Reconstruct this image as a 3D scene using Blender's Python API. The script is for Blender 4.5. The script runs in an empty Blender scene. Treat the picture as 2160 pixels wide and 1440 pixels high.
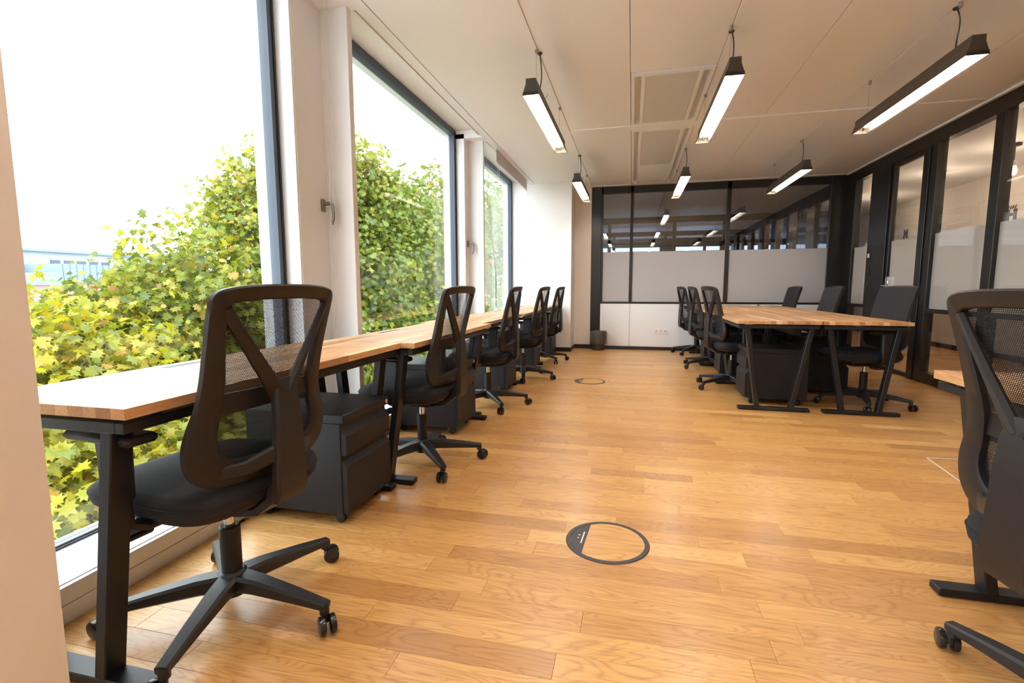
import bpy, bmesh, math, random
from mathutils import Matrix, Vector, Euler

R = math.radians
random.seed(7)
sc = bpy.context.scene
C = sc.collection

# ------------------------------------------------------------------ camera, world, exposure
cam_d = bpy.data.cameras.new('camera')
cam_d.sensor_width = 36.0
cam_d.sensor_fit = 'HORIZONTAL'
cam_d.lens = 1035.0 / 2160.0 * 36.0
cam_d.clip_start = 0.05
cam_d.clip_end = 500
cam = bpy.data.objects.new('camera', cam_d)
C.objects.link(cam)
CAMZ = 1.045
def unit(v):
    return v.normalized()
def camvec(u, v):
    return unit(Vector((u - 1080.0, -(v - 720.0), -1035.0)))
_Y = camvec(1333, 606)
_X = -camvec(-3183, 617)
_X = unit(_X - _Y * _X.dot(_Y))
_Z = _X.cross(_Y)
ROT = Matrix((_X, _Y, _Z))
cam.matrix_world = Matrix.Translation((0, 0, CAMZ)) @ ROT.to_4x4()
sc.camera = cam

world = bpy.data.worlds.new('overcast_sky')
sc.world = world
world.use_nodes = True
wn = world.node_tree
bg = wn.nodes['Background']
bg.inputs[0].default_value = (0.93, 0.965, 1.0, 1)
bg.inputs[1].default_value = 3.1
sc.view_settings.view_transform = 'Standard'
sc.view_settings.look = 'None'
sc.view_settings.gamma = 1.0
sc.view_settings.use_curve_mapping = False
sc.view_settings.exposure = 1.25
TUBE_STRENGTH = 23.0
BULB_WATT = 3.6
sc.cycles.use_denoising = True
sc.cycles.transparent_max_bounces = 24
sc.cycles.max_bounces = 10
sc.cycles.diffuse_bounces = 5
sc.cycles.sample_clamp_indirect = 6.0
sc.cycles.caustics_reflective = False
sc.cycles.caustics_refractive = False

def proj(p):
    c = ROT.transposed() @ (Vector(p) - Vector((0, 0, CAMZ)))
    if c.z > -0.05:
        return None
    return (1080 + 1035 * c.x / -c.z, 720 - 1035 * c.y / -c.z, -c.z)

# ------------------------------------------------------------------ materials
def nm(name):
    m = bpy.data.materials.new(name)
    m.use_nodes = True
    nt = m.node_tree
    return m, nt, nt.nodes['Principled BSDF'], nt.nodes['Material Output']
def N(nt, t, **kw):
    n = nt.nodes.new(t)
    for k, v in kw.items():
        setattr(n, k, v)
    return n
def simple(name, col, rough=0.5, metal=0.0, spec=0.5, bump=None, var=0.0):
    m, nt, b, o = nm(name)
    b.inputs['Base Color'].default_value = (*col, 1)
    b.inputs['Roughness'].default_value = rough
    b.inputs['Metallic'].default_value = metal
    b.inputs['Specular IOR Level'].default_value = spec
    geo = N(nt, 'ShaderNodeTexCoord')
    if bump:
        sca, st = bump
        t = N(nt, 'ShaderNodeTexNoise')
        t.inputs['Scale'].default_value = sca
        t.inputs['Detail'].default_value = 3
        nt.links.new(geo.outputs['Object'], t.inputs['Vector'])
        bp = N(nt, 'ShaderNodeBump')
        bp.inputs['Strength'].default_value = st
        bp.inputs['Distance'].default_value = 0.002
        nt.links.new(t.outputs['Fac'], bp.inputs['Height'])
        nt.links.new(bp.outputs['Normal'], b.inputs['Normal'])
    if var > 0:
        t = N(nt, 'ShaderNodeTexNoise')
        t.inputs['Scale'].default_value = 2.5
        nt.links.new(geo.outputs['Object'], t.inputs['Vector'])
        mp = N(nt, 'ShaderNodeMapRange')
        mp.inputs['To Min'].default_value = rough - var
        mp.inputs['To Max'].default_value = rough + var
        nt.links.new(t.outputs['Fac'], mp.inputs['Value'])
        nt.links.new(mp.outputs['Result'], b.inputs['Roughness'])
    return m

def ramp(nt, stops):
    r = N(nt, 'ShaderNodeValToRGB')
    e = r.color_ramp.elements
    while len(e) < len(stops):
        e.new(0.5)
    for i, (p, c) in enumerate(stops):
        e[i].position = p
        e[i].color = (*c, 1)
    return r

def wood(name, stops, rnd, axis, fscale=1.0, rough=0.38, coat=0.0, cath=0.5):
    """grain runs along world axis 0 (X) or 1 (Y); rnd 'object' or 'island'"""
    m, nt, b, o = nm(name)
    L = nt.links.new
    geo = N(nt, 'ShaderNodeNewGeometry')
    if rnd == 'object':
        oi = N(nt, 'ShaderNodeObjectInfo')
        r_out = oi.outputs['Random']
    else:
        r_out = geo.outputs['Random Per Island']
    mul = N(nt, 'ShaderNodeMath', operation='MULTIPLY')
    mul.inputs[1].default_value = 37.0
    L(r_out, mul.inputs[0])
    comb = N(nt, 'ShaderNodeCombineXYZ')
    for i in range(3):
        L(mul.outputs[0], comb.inputs[i])
    add = N(nt, 'ShaderNodeVectorMath', operation='ADD')
    L(geo.outputs['Position'], add.inputs[0])
    L(comb.outputs[0], add.inputs[1])
    def scaled(along, across):
        s = N(nt, 'ShaderNodeVectorMath', operation='MULTIPLY')
        s.inputs[1].default_value = (along, across, across) if axis == 0 else (across, along, across)
        L(add.outputs[0], s.inputs[0])
        return s.outputs[0]
    n1 = N(nt, 'ShaderNodeTexNoise')
    n1.inputs['Scale'].default_value = 1.0
    n1.inputs['Detail'].default_value = 2.0
    n1.inputs['Distortion'].default_value = 0.6
    L(scaled(1.6 * fscale, 9.0 * fscale), n1.inputs['Vector'])
    # rings from the smooth field: cathedral figure
    k = N(nt, 'ShaderNodeMath', operation='MULTIPLY')
    k.inputs[1].default_value = 38.0
    L(n1.outputs['Fac'], k.inputs[0])
    fr = N(nt, 'ShaderNodeMath', operation='PINGPONG')
    fr.inputs[1].default_value = 1.0
    L(k.outputs[0], fr.inputs[0])
    pw = N(nt, 'ShaderNodeMath', operation='POWER')
    pw.inputs[1].default_value = 3.0
    L(fr.outputs[0], pw.inputs[0])
    n2 = N(nt, 'ShaderNodeTexNoise')
    n2.inputs['Scale'].default_value = 1.0
    n2.inputs['Detail'].default_value = 3.0
    L(scaled(7 * fscale, 170 * fscale), n2.inputs['Vector'])
    base = ramp(nt, stops)
    L(r_out, base.inputs['Fac'])
    mixa = N(nt, 'ShaderNodeMix', data_type='RGBA', blend_type='MULTIPLY')
    mixa.inputs[0].default_value = cath
    L(base.outputs[0], mixa.inputs[6])
    rr = ramp(nt, [(0.0, (1.06, 1.06, 1.06)), (1.0, (0.70, 0.58, 0.46))])
    L(pw.outputs[0], rr.inputs['Fac'])
    L(rr.outputs[0], mixa.inputs[7])
    mixb = N(nt, 'ShaderNodeMix', data_type='RGBA', blend_type='MULTIPLY')
    mixb.inputs[0].default_value = 0.55
    L(mixa.outputs[2], mixb.inputs[6])
    r2 = ramp(nt, [(0.3, (0.70, 0.62, 0.54)), (0.65, (1.12, 1.12, 1.12))])
    L(n2.outputs['Fac'], r2.inputs['Fac'])
    L(r2.outputs[0], mixb.inputs[7])
    L(mixb.outputs[2], b.inputs['Base Color'])
    b.inputs['Roughness'].default_value = rough
    b.inputs['Coat Weight'].default_value = coat
    b.inputs['Coat Roughness'].default_value = 0.2
    bp = N(nt, 'ShaderNodeBump')
    bp.inputs['Strength'].default_value = 0.12
    bp.inputs['Distance'].default_value = 0.001
    L(n2.outputs['Fac'], bp.inputs['Height'])
    L(bp.outputs['Normal'], b.inputs['Normal'])
    return m

def glass(name, tint, f0):
    m, nt, b, o = nm(name)
    nt.nodes.remove(b)
    L = nt.links.new
    tr = N(nt, 'ShaderNodeBsdfTransparent')
    tr.inputs[0].default_value = (*tint, 1)
    gl = N(nt, 'ShaderNodeBsdfGlossy')
    gl.inputs['Roughness'].default_value = 0.0
    gl.inputs['Color'].default_value = (1, 1, 1, 1)
    lw = N(nt, 'ShaderNodeLayerWeight')
    p5 = N(nt, 'ShaderNodeMath', operation='POWER')
    p5.inputs[1].default_value = 5.0
    L(lw.outputs['Facing'], p5.inputs[0])
    f = N(nt, 'ShaderNodeMapRange')
    f.inputs['To Min'].default_value = f0
    f.inputs['To Max'].default_value = 0.9
    L(p5.outputs[0], f.inputs['Value'])
    mx = N(nt, 'ShaderNodeMixShader')
    L(f.outputs[0], mx.inputs[0])
    L(tr.outputs[0], mx.inputs[1])
    L(gl.outputs[0], mx.inputs[2])
    L(mx.outputs[0], o.inputs[0])
    return m

def film_mat(name, col, thru):
    m, nt, b, o = nm(name)
    nt.nodes.remove(b)
    L = nt.links.new
    df = N(nt, 'ShaderNodeBsdfDiffuse')
    df.inputs[0].default_value = (*col, 1)
    tl = N(nt, 'ShaderNodeBsdfTranslucent')
    tl.inputs[0].default_value = (*col, 1)
    mx = N(nt, 'ShaderNodeMixShader')
    mx.inputs[0].default_value = thru
    L(df.outputs[0], mx.inputs[1])
    L(tl.outputs[0], mx.inputs[2])
    L(mx.outputs[0], o.inputs[0])
    return m

def emit(name, col, st):
    m, nt, b, o = nm(name)
    b.inputs['Base Color'].default_value = (*col, 1)
    b.inputs['Emission Color'].default_value = (*col, 1)
    b.inputs['Emission Strength'].default_value = st
    return m

def mesh_fabric(name):
    """woven elastic net: round holes in staggered rows, from the part's own UVs (metres)"""
    m, nt, b, o = nm(name)
    L = nt.links.new
    b.inputs['Base Color'].default_value = (0.012, 0.012, 0.014, 1)
    b.inputs['Roughness'].default_value = 0.75
    uv = N(nt, 'ShaderNodeUVMap')
    sx = N(nt, 'ShaderNodeSeparateXYZ')
    L(uv.outputs[0], sx.inputs[0])
    def M(op, a, bb):
        n = N(nt, 'ShaderNodeMath', operation=op)
        for i, v in enumerate((a, bb)):
            if v is None:
                continue
            if isinstance(v, (int, float)):
                n.inputs[i].default_value = v
            else:
                L(v, n.inputs[i])
        return n.outputs[0]
    P = 0.0052
    row = M('DIVIDE', sx.outputs[1], P * 0.8)
    odd = M('MULTIPLY', M('MODULO', M('FLOOR', row, None), 2.0), 0.5)
    cx = M('ADD', M('DIVIDE', sx.outputs[0], P), odd)
    fx = M('ABSOLUTE', M('SUBTRACT', M('FRACT', cx, None), 0.5), None)
    fy = M('ABSOLUTE', M('SUBTRACT', M('FRACT', row, None), 0.5), None)
    d = M('ADD', M('POWER', fx, 2.0), M('POWER', fy, 2.0))
    hole = M('LESS_THAN', d, 0.150)
    tr = N(nt, 'ShaderNodeBsdfTransparent')
    mx = N(nt, 'ShaderNodeMixShader')
    L(hole, mx.inputs[0])
    L(b.outputs[0], mx.inputs[1])
    L(tr.outputs[0], mx.inputs[2])
    L(mx.outputs[0], o.inputs[0])
    return m

def leaf_mat(name, rnd, stops):
    m, nt, b, o = nm(name)
    nt.nodes.remove(b)
    L = nt.links.new
    if rnd == 'object':
        r_out = N(nt, 'ShaderNodeObjectInfo').outputs['Random']
    else:
        r_out = N(nt, 'ShaderNodeNewGeometry').outputs['Random Per Island']
    rp = ramp(nt, stops)
    L(r_out, rp.inputs['Fac'])
    df = N(nt, 'ShaderNodeBsdfDiffuse')
    tl = N(nt, 'ShaderNodeBsdfTranslucent')
    L(rp.outputs[0], df.inputs[0])
    L(rp.outputs[0], tl.inputs[0])
    mx = N(nt, 'ShaderNodeMixShader')
    mx.inputs[0].default_value = 0.4
    L(df.outputs[0], mx.inputs[1])
    L(tl.outputs[0], mx.inputs[2])
    gl = N(nt, 'ShaderNodeBsdfGlossy')
    gl.inputs['Roughness'].default_value = 0.45
    m2 = N(nt, 'ShaderNodeMixShader')
    m2.inputs[0].default_value = 0.045
    L(mx.outputs[0], m2.inputs[1])
    L(gl.outputs[0], m2.inputs[2])
    L(m2.outputs[0], o.inputs[0])
    return m

OAK = [(0.0, (0.47, 0.237, 0.076)), (0.08, (0.54, 0.280, 0.090)), (0.45, (0.61, 0.330, 0.110)),
       (0.85, (0.67, 0.378, 0.130)), (1.0, (0.73, 0.435, 0.165))]
TOP = [(0.0, (0.34, 0.165, 0.07)), (0.12, (0.45, 0.235, 0.10)), (0.5, (0.56, 0.31, 0.135)),
       (0.85, (0.66, 0.39, 0.18)), (1.0, (0.78, 0.52, 0.28))]
Mt = {}
Mt['plank'] = wood('oak_plank', OAK, 'object', 0, rough=0.34, coat=0.1, cath=0.62)
Mt['plank_far'] = wood('oak_planks_joined', OAK, 'island', 0, rough=0.34, coat=0.1, cath=0.62)
Mt['stave'] = wood('laminated_oak', TOP, 'object', 1, fscale=1.3, rough=0.40, coat=0.0, cath=0.35)
Mt['subfloor'] = simple('subfloor', (0.25, 0.13, 0.05), 0.8, bump=(30, 0.1))
Mt['white'] = simple('white_wall_paint', (0.86, 0.855, 0.86), 0.55, bump=(60, 0.05))
Mt['gloss_white'] = simple('white_lacquer', (0.86, 0.865, 0.90), 0.3, bump=(40, 0.03))
Mt['lacquer'] = simple('white_frame_lacquer', (0.84, 0.83, 0.84), 0.28, bump=(40, 0.02))
Mt['warm_wall'] = simple('cream_wall_paint', (0.86, 0.79, 0.74), 0.6, bump=(70, 0.06))
Mt['ceil'] = simple('ceiling_metal_paint', (0.84, 0.855, 0.91), 0.42, bump=(14, 0.03))
Mt['plaster'] = simple('plaster_ceiling', (0.85, 0.86, 0.90), 0.6, bump=(50, 0.04))
Mt['slot'] = simple('dark_slot', (0.05, 0.045, 0.04), 0.7, bump=(50, 0.05))
Mt['steel'] = simple('black_powder_steel', (0.009, 0.009, 0.011), 0.42, spec=0.4, bump=(900, 0.08))
Mt['frame'] = simple('dark_bronze_frame', (0.010, 0.008, 0.0075), 0.38, spec=0.5, bump=(300, 0.03))
Mt['plastic'] = simple('black_chair_plastic', (0.017, 0.0125, 0.012), 0.48, spec=0.36, bump=(900, 0.12))
Mt['plastic2'] = simple('dark_grey_nylon', (0.018, 0.0175, 0.020), 0.40, spec=0.4, bump=(700, 0.10))
Mt['gloss'] = simple('glossy_black_caster', (0.014, 0.014, 0.016), 0.22, bump=(60, 0.02))
Mt['fabric'] = simple('black_seat_fabric', (0.012, 0.012, 0.015), 0.92, bump=(700, 0.5))
Mt['backfab'] = simple('black_back_fabric', (0.015, 0.0125, 0.018), 0.88, bump=(700, 0.5))
Mt['net'] = mesh_fabric('black_net')
Mt['chrome'] = simple('chrome', (0.75, 0.75, 0.76), 0.18, metal=1.0, bump=(40, 0.02))
Mt['satin'] = simple('satin_nickel', (0.30, 0.26, 0.22), 0.32, metal=1.0, bump=(200, 0.05))
Mt['cabinet'] = simple('charcoal_cabinet_steel', (0.011, 0.0095, 0.012), 0.5, spec=0.33, bump=(1200, 0.12))
Mt['lamp'] = simple('lamp_bronze', (0.050, 0.040, 0.032), 0.45, bump=(400, 0.06))
Mt['reflector'] = simple('lamp_reflector', (0.88, 0.84, 0.74), 0.3, bump=(60, 0.02))
Mt['tube'] = emit('lit_tube', (1.0, 0.94, 0.90), TUBE_STRENGTH)
Mt['bulb'] = emit('lit_bulb', (1.0, 0.70, 0.36), 40.0)
Mt['wire'] = simple('steel_wire', (0.35, 0.33, 0.31), 0.35, metal=0.8, bump=(200, 0.02))
Mt['cable'] = simple('black_cable', (0.02, 0.02, 0.02), 0.5, bump=(200, 0.05))
Mt['gasket'] = simple('blue_grey_gasket', (0.055, 0.075, 0.11), 0.45, bump=(100, 0.05))
Mt['pane'] = glass('window_glass', (0.955, 0.985, 0.98), 0.035)
Mt['part_glass'] = glass('partition_glass', (0.95, 0.95, 0.94), 0.05)
Mt['far_glass'] = glass('dark_partition_glass', (0.88, 0.88, 0.87), 0.09)
Mt['tinted'] = glass('tinted_glass', (0.45, 0.50, 0.58), 0.05)
Mt['film'] = film_mat('frosted_film', (0.70, 0.68, 0.69), 0.38)
Mt['film_b'] = film_mat('frosted_film_bright', (0.86, 0.83, 0.82), 0.42)
Mt['baseb'] = simple('black_skirting', (0.012, 0.011, 0.014), 0.35, bump=(80, 0.03))
Mt['bag'] = simple('bin_liner', (0.075, 0.070, 0.066), 0.25, bump=(40, 0.9))
Mt['blind'] = simple('grey_blind_cloth', (0.60, 0.59, 0.62), 0.85, bump=(500, 0.3))
Mt['socket'] = simple('white_socket_plastic', (0.85, 0.85, 0.84), 0.3, bump=(30, 0.02))
Mt['hole'] = simple('socket_hollow', (0.68, 0.66, 0.64), 0.5, bump=(30, 0.02))
Mt['dark'] = simple('matt_black_plastic', (0.018, 0.018, 0.02), 0.5, bump=(300, 0.1))
Mt['ring'] = simple('floor_box_plastic', (0.045, 0.040, 0.042), 0.5, bump=(400, 0.2))
Mt['green'] = emit('exit_green', (0.02, 0.50, 0.24), 1.3)
Mt['exitw'] = emit('exit_white', (0.9, 1.0, 0.95), 1.6)
Mt['bark'] = simple('plane_bark', (0.20, 0.18, 0.13), 0.85, bump=(14, 0.8))
Mt['beads'] = simple('white_bead_chain', (0.62, 0.60, 0.57), 0.35, bump=(100, 0.02))
Mt['blue'] = simple('blue_plastic', (0.05, 0.06, 0.35), 0.4, bump=(100, 0.02))
Mt['sign'] = simple('dark_wall_letters', (0.06, 0.045, 0.045), 0.5, bump=(100, 0.02))
Mt['roof'] = simple('blue_grey_zinc', (0.13, 0.185, 0.27), 0.5, bump=(5, 0.1))
Mt['facade'] = simple('pale_render', (0.26, 0.28, 0.32), 0.7, bump=(3, 0.1))
Mt['brickr'] = simple('pink_brick', (0.30, 0.19, 0.17), 0.8, bump=(8, 0.3))
Mt['ext_frame'] = simple('exterior_white_reveal', (0.70, 0.75, 0.76), 0.5, bump=(20, 0.05))
Mt['ground'] = simple('pale_paving', (0.50, 0.50, 0.50), 0.9, bump=(10, 0.3))
LA = [(0.0, (0.157, 0.192, 0.018)), (0.25, (0.248, 0.258, 0.015)), (0.6, (0.337, 0.315, 0.015)), (0.9, (0.405, 0.337, 0.018)), (1.0, (0.416, 0.225, 0.018))]
LB = [(0.0, (0.09, 0.129, 0.019)), (0.3, (0.157, 0.202, 0.015)), (0.65, (0.247, 0.264, 0.015)), (0.93, (0.337, 0.303, 0.019)), (1.0, (0.348, 0.18, 0.025))]
LC = [(0.0, (0.079, 0.127, 0.02)), (0.4, (0.14, 0.201, 0.02)), (0.8, (0.218, 0.255, 0.02)), (0.96, (0.315, 0.292, 0.023)), (1.0, (0.243, 0.11, 0.027))]

# ------------------------------------------------------------------ mesh helpers
class MB:
    def __init__(s):
        s.v, s.f, s.uv, s.M = [], [], None, None
    def add(s, verts, faces):
        o = len(s.v)
        if s.M is not None:
            verts = [s.M @ Vector(p) for p in verts]
        s.v.extend([tuple(p) for p in verts])
        s.f.extend([tuple(i + o for i in f) for f in faces])
        return s
    def box(s, lo, hi):
        x0, y0, z0 = lo
        x1, y1, z1 = hi
        return s.add([(x0, y0, z0), (x1, y0, z0), (x1, y1, z0), (x0, y1, z0), (x0, y0, z1), (x1, y0, z1), (x1, y1, z1), (x0, y1, z1)],
                     [(3, 2, 1, 0), (4, 5, 6, 7), (0, 1, 5, 4), (1, 2, 6, 5), (2, 3, 7, 6), (3, 0, 4, 7)])
    def rbox(s, lo, hi, b):
        """box with all edges chamfered by b"""
        vs, fs, idx = [], [], {}
        for i in (0, 1):
            for j in (0, 1):
                for k in (0, 1):
                    c = [(lo[0], hi[0])[i], (lo[1], hi[1])[j], (lo[2], hi[2])[k]]
                    d = [(1, -1)[i], (1, -1)[j], (1, -1)[k]]
                    for a in range(3):
                        p = [c[t] + (0 if t == a else d[t] * b) for t in range(3)]
                        idx[(i, j, k, a)] = len(vs)
                        vs.append(tuple(p))
        for a in range(3):
            u, w = (a + 1) % 3, (a + 2) % 3
            for sgn in (0, 1):
                q = []
                for (m, n) in ((0, 0), (1, 0), (1, 1), (0, 1)):
                    t = [0, 0, 0]
                    t[a] = sgn; t[u] = m; t[w] = n
                    q.append(idx[(*t, a)])
                fs.append(tuple(q if sgn else q[::-1]))
            for m in (0, 1):
                for n in (0, 1):
                    t0 = [0, 0, 0]; t1 = [0, 0, 0]
                    t0[a] = 0; t1[a] = 1
                    t0[u] = t1[u] = m; t0[w] = t1[w] = n
                    q = [idx[(*t0, u)], idx[(*t1, u)], idx[(*t1, w)], idx[(*t0, w)]]
                    fs.append(tuple(q if (m ^ n) else q[::-1]))
        for i in (0, 1):
            for j in (0, 1):
                for k in (0, 1):
                    q = [idx[(i, j, k, 0)], idx[(i, j, k, 1)], idx[(i, j, k, 2)]]
                    fs.append(tuple(q if (i + j + k) % 2 else q[::-1]))
        return s.add(vs, fs)
    def rings(s, rs, cap0=True, cap1=True):
        n = len(rs[0])
        vs = [p for r in rs for p in r]
        fs = []
        for i in range(len(rs) - 1):
            for j in range(n):
                k = (j + 1) % n
                fs.append((i * n + j, i * n + k, (i + 1) * n + k, (i + 1) * n + j))
        if cap0:
            fs.append(tuple(range(n))[::-1])
        if cap1:
            fs.append(tuple((len(rs) - 1) * n + j for j in range(n)))
        return s.add(vs, fs)
    def tube(s, pts, r, n=8, cap=True):
        pts = [Vector(p) for p in pts]
        rs = []
        prev = None
        for i, p in enumerate(pts):
            t = (pts[min(i + 1, len(pts) - 1)] - pts[max(i - 1, 0)]).normalized()
            if prev is None:
                up = Vector((0, 0, 1)) if abs(t.z) < 0.9 else Vector((1, 0, 0))
                a = t.cross(up).normalized()
            else:
                a = (prev - t * prev.dot(t)).normalized()
            prev = a
            b = t.cross(a)
            rr = r[i] if isinstance(r, (list, tuple)) else r
            rs.append([tuple(p + a * (rr * math.cos(2 * math.pi * k / n)) + b * (rr * math.sin(2 * math.pi * k / n))) for k in range(n)])
        return s.rings(rs, cap, cap)
    def bar(s, pts, ws, ts, side, ch=0.2):
        """flat bar swept along pts: width ws along 'side', thickness ts across; chamfered section"""
        pts = [Vector(p) for p in pts]
        rs = []
        for i, p in enumerate(pts):
            t = (pts[min(i + 1, len(pts) - 1)] - pts[max(i - 1, 0)]).normalized()
            a = Vector(side)
            a = (a - t * a.dot(t)).normalized()
            b = t.cross(a).normalized()
            w = (ws[i] if isinstance(ws, (list, tuple)) else ws) / 2
            h = (ts[i] if isinstance(ts, (list, tuple)) else ts) / 2
            c = min(w, h) * ch * 2
            q = [(-w + c, -h), (w - c, -h), (w, -h + c), (w, h - c), (w - c, h), (-w + c, h), (-w, h - c), (-w, -h + c)]
            rs.append([tuple(p + a * x + b * y) for x, y in q])
        return s.rings(rs)
    def lathe(s, prof, n=24, c=(0, 0, 0), axis='z'):
        rs = []
        for r, h in prof:
            ring = []
            for k in range(n):
                a = 2 * math.pi * k / n
                x, y = r * math.cos(a), r * math.sin(a)
                p = (x, y, h) if axis == 'z' else ((h, x, y) if axis == 'x' else (y, h, x))
                ring.append((c[0] + p[0], c[1] + p[1], c[2] + p[2]))
            rs.append(ring)
        return s.rings(rs)
    def prism(s, poly, z0, z1):
        return s.rings([[(x, y, z0) for x, y in poly], [(x, y, z1) for x, y in poly]])
    def mesh(s, name, mat, smooth=False):
        me = bpy.data.meshes.new(name)
        me.from_pydata(s.v, [], s.f)
        if smooth:
            me.polygons.foreach_set('use_smooth', [True] * len(me.polygons))
        me.materials.append(mat)
        me.update()
        return me
    def build(s, name, mat, parent=None, smooth=False, loc=None, **props):
        me = s.mesh(name, mat, smooth)
        bm = bmesh.new()
        bm.from_mesh(me)
        bmesh.ops.recalc_face_normals(bm, faces=bm.faces)
        bm.to_mesh(me)
        bm.free()
        if smooth == 'auto':
            me.polygons.foreach_set('use_smooth', [True] * len(me.polygons))
            try:
                me.set_sharp_from_angle(angle=R(40))
            except Exception:
                pass
        o = bpy.data.objects.new(name, me)
        C.objects.link(o)
        if parent is not None:
            o.parent = parent
        if loc is not None:
            o.location = loc
        for k, v in props.items():
            o[k] = v
        return o

def thing(name, label, cat, loc=(0, 0, 0), rotz=0.0, group=None, kind=None):
    o = bpy.data.objects.new(name, None)
    o.empty_display_size = 0.1
    C.objects.link(o)
    o.location = loc
    o.rotation_euler = (0, 0, rotz)
    o['label'] = label
    o['category'] = cat
    if group:
        o['group'] = group
    if kind:
        o['kind'] = kind
    return o
def struct(name, label, cat='wall'):
    return thing(name, label, cat, kind='structure')
KIDS = {}
def dup(root, loc, rotz, label, group=None, skip=()):
    def cp(o, parent):
        c = o.copy()
        C.objects.link(c)
        c.parent = parent
        for ch in [x for x in o.children if x.name.split('.')[0] not in skip]:
            cp(ch, c)
        return c
    r = cp(root, None)
    r.location = loc
    r.rotation_euler = (0, 0, rotz)
    r['label'] = label
    if group:
        r['group'] = group
    return r

# ------------------------------------------------------------------ room constants
XL, XR = -1.70, 3.10          # upstand below the windows, glass partition
YF, YN = 8.50, -2.60          # far partition, wall behind the camera
CZ = 2.70
FIN_X, FLAP_X, GLASS_X = -1.68, -1.86, -1.99
COL_Y, COL_X = 7.98, -0.96

# ------------------------------------------------------------------ floor
floor = MB().box((XL - 0.35, YN, -0.12), (5.25, 19.2, -0.012)).build('floor', Mt['subfloor'])
floor['kind'] = 'structure'; floor['label'] = 'warm oak strip floor running across the whole office'; floor['category'] = 'floor'
rng = random.Random(11)
PW = 0.1
planks = []
y = YN
row = 0
while y < 19.0:
    x1 = XR if y < YF else XR
    x = XL - 0.02 - rng.random() * 0.9
    while x < 5.2:
        ln = rng.choice((0.42, 0.55, 0.7, 0.85, 1.0, 1.15))
        a, b = max(x, XL - 0.02), min(x + ln, 5.2)
        if b - a > 0.05:
            planks.append((a, b, y, y + PW))
        x += ln
    y += PW
    row += 1
def plank_score(p):
    cx, cy = (p[0] + p[1]) / 2, (p[2] + p[3]) / 2
    vis = False
    for qx in (p[0], cx, p[1]):
        q = proj((qx, cy, 0))
        if q and -20 < q[0] < 2180 and 600 < q[1] < 1460:
            vis = True
    if not vis or cx > XR or cy > YF:
        return 0
    d = math.hypot(cx, cy)
    return (p[1] - p[0]) * PW * 1.045 / (d ** 3)
planks.sort(key=plank_score, reverse=True)
def plank_geo(mb, p, z):
    g, c = 0.0003, 0.0007
    a, b, y0, y1 = p[0] + g, p[1] - g, p[2] + g, p[3] - g
    mb.add([(a, y0, -0.012), (b, y0, -0.012), (b, y1, -0.012), (a, y1, -0.012),
            (a, y0, z - c), (b, y0, z - c), (b, y1, z - c), (a, y1, z - c),
            (a + c, y0 + c, z), (b - c, y0 + c, z), (b - c, y1 - c, z), (a + c, y1 - c, z)],
           [(0, 1, 5, 4), (1, 2, 6, 5), (2, 3, 7, 6), (3, 0, 4, 7), (4, 5, 9, 8), (5, 6, 10, 9), (6, 7, 11, 10), (7, 4, 8, 11), (8, 9, 10, 11)])
NPL = 300
for p in planks[:NPL]:
    m = MB()
    plank_geo(m, p, 0.0)
    me = m.mesh('plank', Mt['plank'])
    o = bpy.data.objects.new('plank', me)
    C.objects.link(o)
    o.parent = floor
m = MB()
for p in planks[NPL:]:
    plank_geo(m, p, 0.0)
o = m.build('distant_planks', Mt['plank_far'], floor)
o['kind'] = 'stuff'
# pale hatch outline in the floor at the right
ht = thing('floor_hatch', 'thin pale metal outline of a floor hatch near the right desk', 'hatch', (0, 0, 0))
def strip(mb, a, b, w, z0, z1):
    a, b = Vector(a), Vector(b)
    t = (b - a).normalized()
    n = Vector((-t.y, t.x)) * w / 2
    mb.prism([tuple(a + n), tuple(a - n), tuple(b - n), tuple(b + n)], z0, z1)
for a, b in (((1.787, 3.441), (2.36, 3.49)), ((1.787, 3.441), (1.72, 2.80))):
    m = MB()
    strip(m, a, b, 0.006, 0, 0.0012)
    m.build('edge_strip', Mt['socket'], ht)

# ------------------------------------------------------------------ ceiling
ceil = MB().box((XL - 0.4, YN, CZ + 0.10), (5.4, 19.2, CZ + 0.16)).build('ceiling', Mt['ceil'])
ceil['kind'] = 'structure'; ceil['label'] = 'white ceiling of long metal panels with a plaster edge along the windows'; ceil['category'] = 'ceiling'
PX = [-0.685, -0.05, 0.585, 1.215, 1.845, 2.475, 3.02]
G = 0.0018
def cpanel(x0, x1, y0, y1, name='ceiling_panel', mat='ceil', z=CZ, t=0.03):
    return MB().rbox((x0 + G, y0 + G, z), (x1 - G, y1 - G, z + t), 0.0025).build(name, Mt[mat], ceil)
VENTS = {(0, 1): (4.15, 5.43), (0, 2): (5.58, 8.36)}
rows = [(-2.55, -0.25), (-0.10, 2.40), (2.55, 5.43), (5.58, 8.40)]
for ri, (y0, y1) in enumerate(rows):
    for ci in range(len(PX) - 1):
        a, b = PX[ci], PX[ci + 1]
        if ci == 1 and ri == 2:
            cpanel(a, b, y0, 4.14, z=CZ + 0.007)
        elif ci == 1 and ri == 3:
            pass
        else:
            cpanel(a, b, y0, y1, z=CZ + 0.007)
for (y0, y1) in ((-0.25, -0.10), (2.40, 2.55), (5.43, 5.58)):
    cpanel(PX[0], PX[-1], y0, y1, 'ceiling_strip')
cpanel(PX[0], PX[-1], 8.40, 8.50, 'ceiling_strip')
MB().box((PX[-1] + 0.004, YN, CZ + 0.012), (XR + 0.05, YF, CZ + 0.03)).build('ceiling_edge_strip', Mt['ceil'], ceil)
MB().box((PX[-1] + 0.045, YN, CZ - 0.004), (XR + 0.05, YF, CZ + 0.012)).build('ceiling_edge_strip', Mt['ceil'], ceil)
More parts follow.
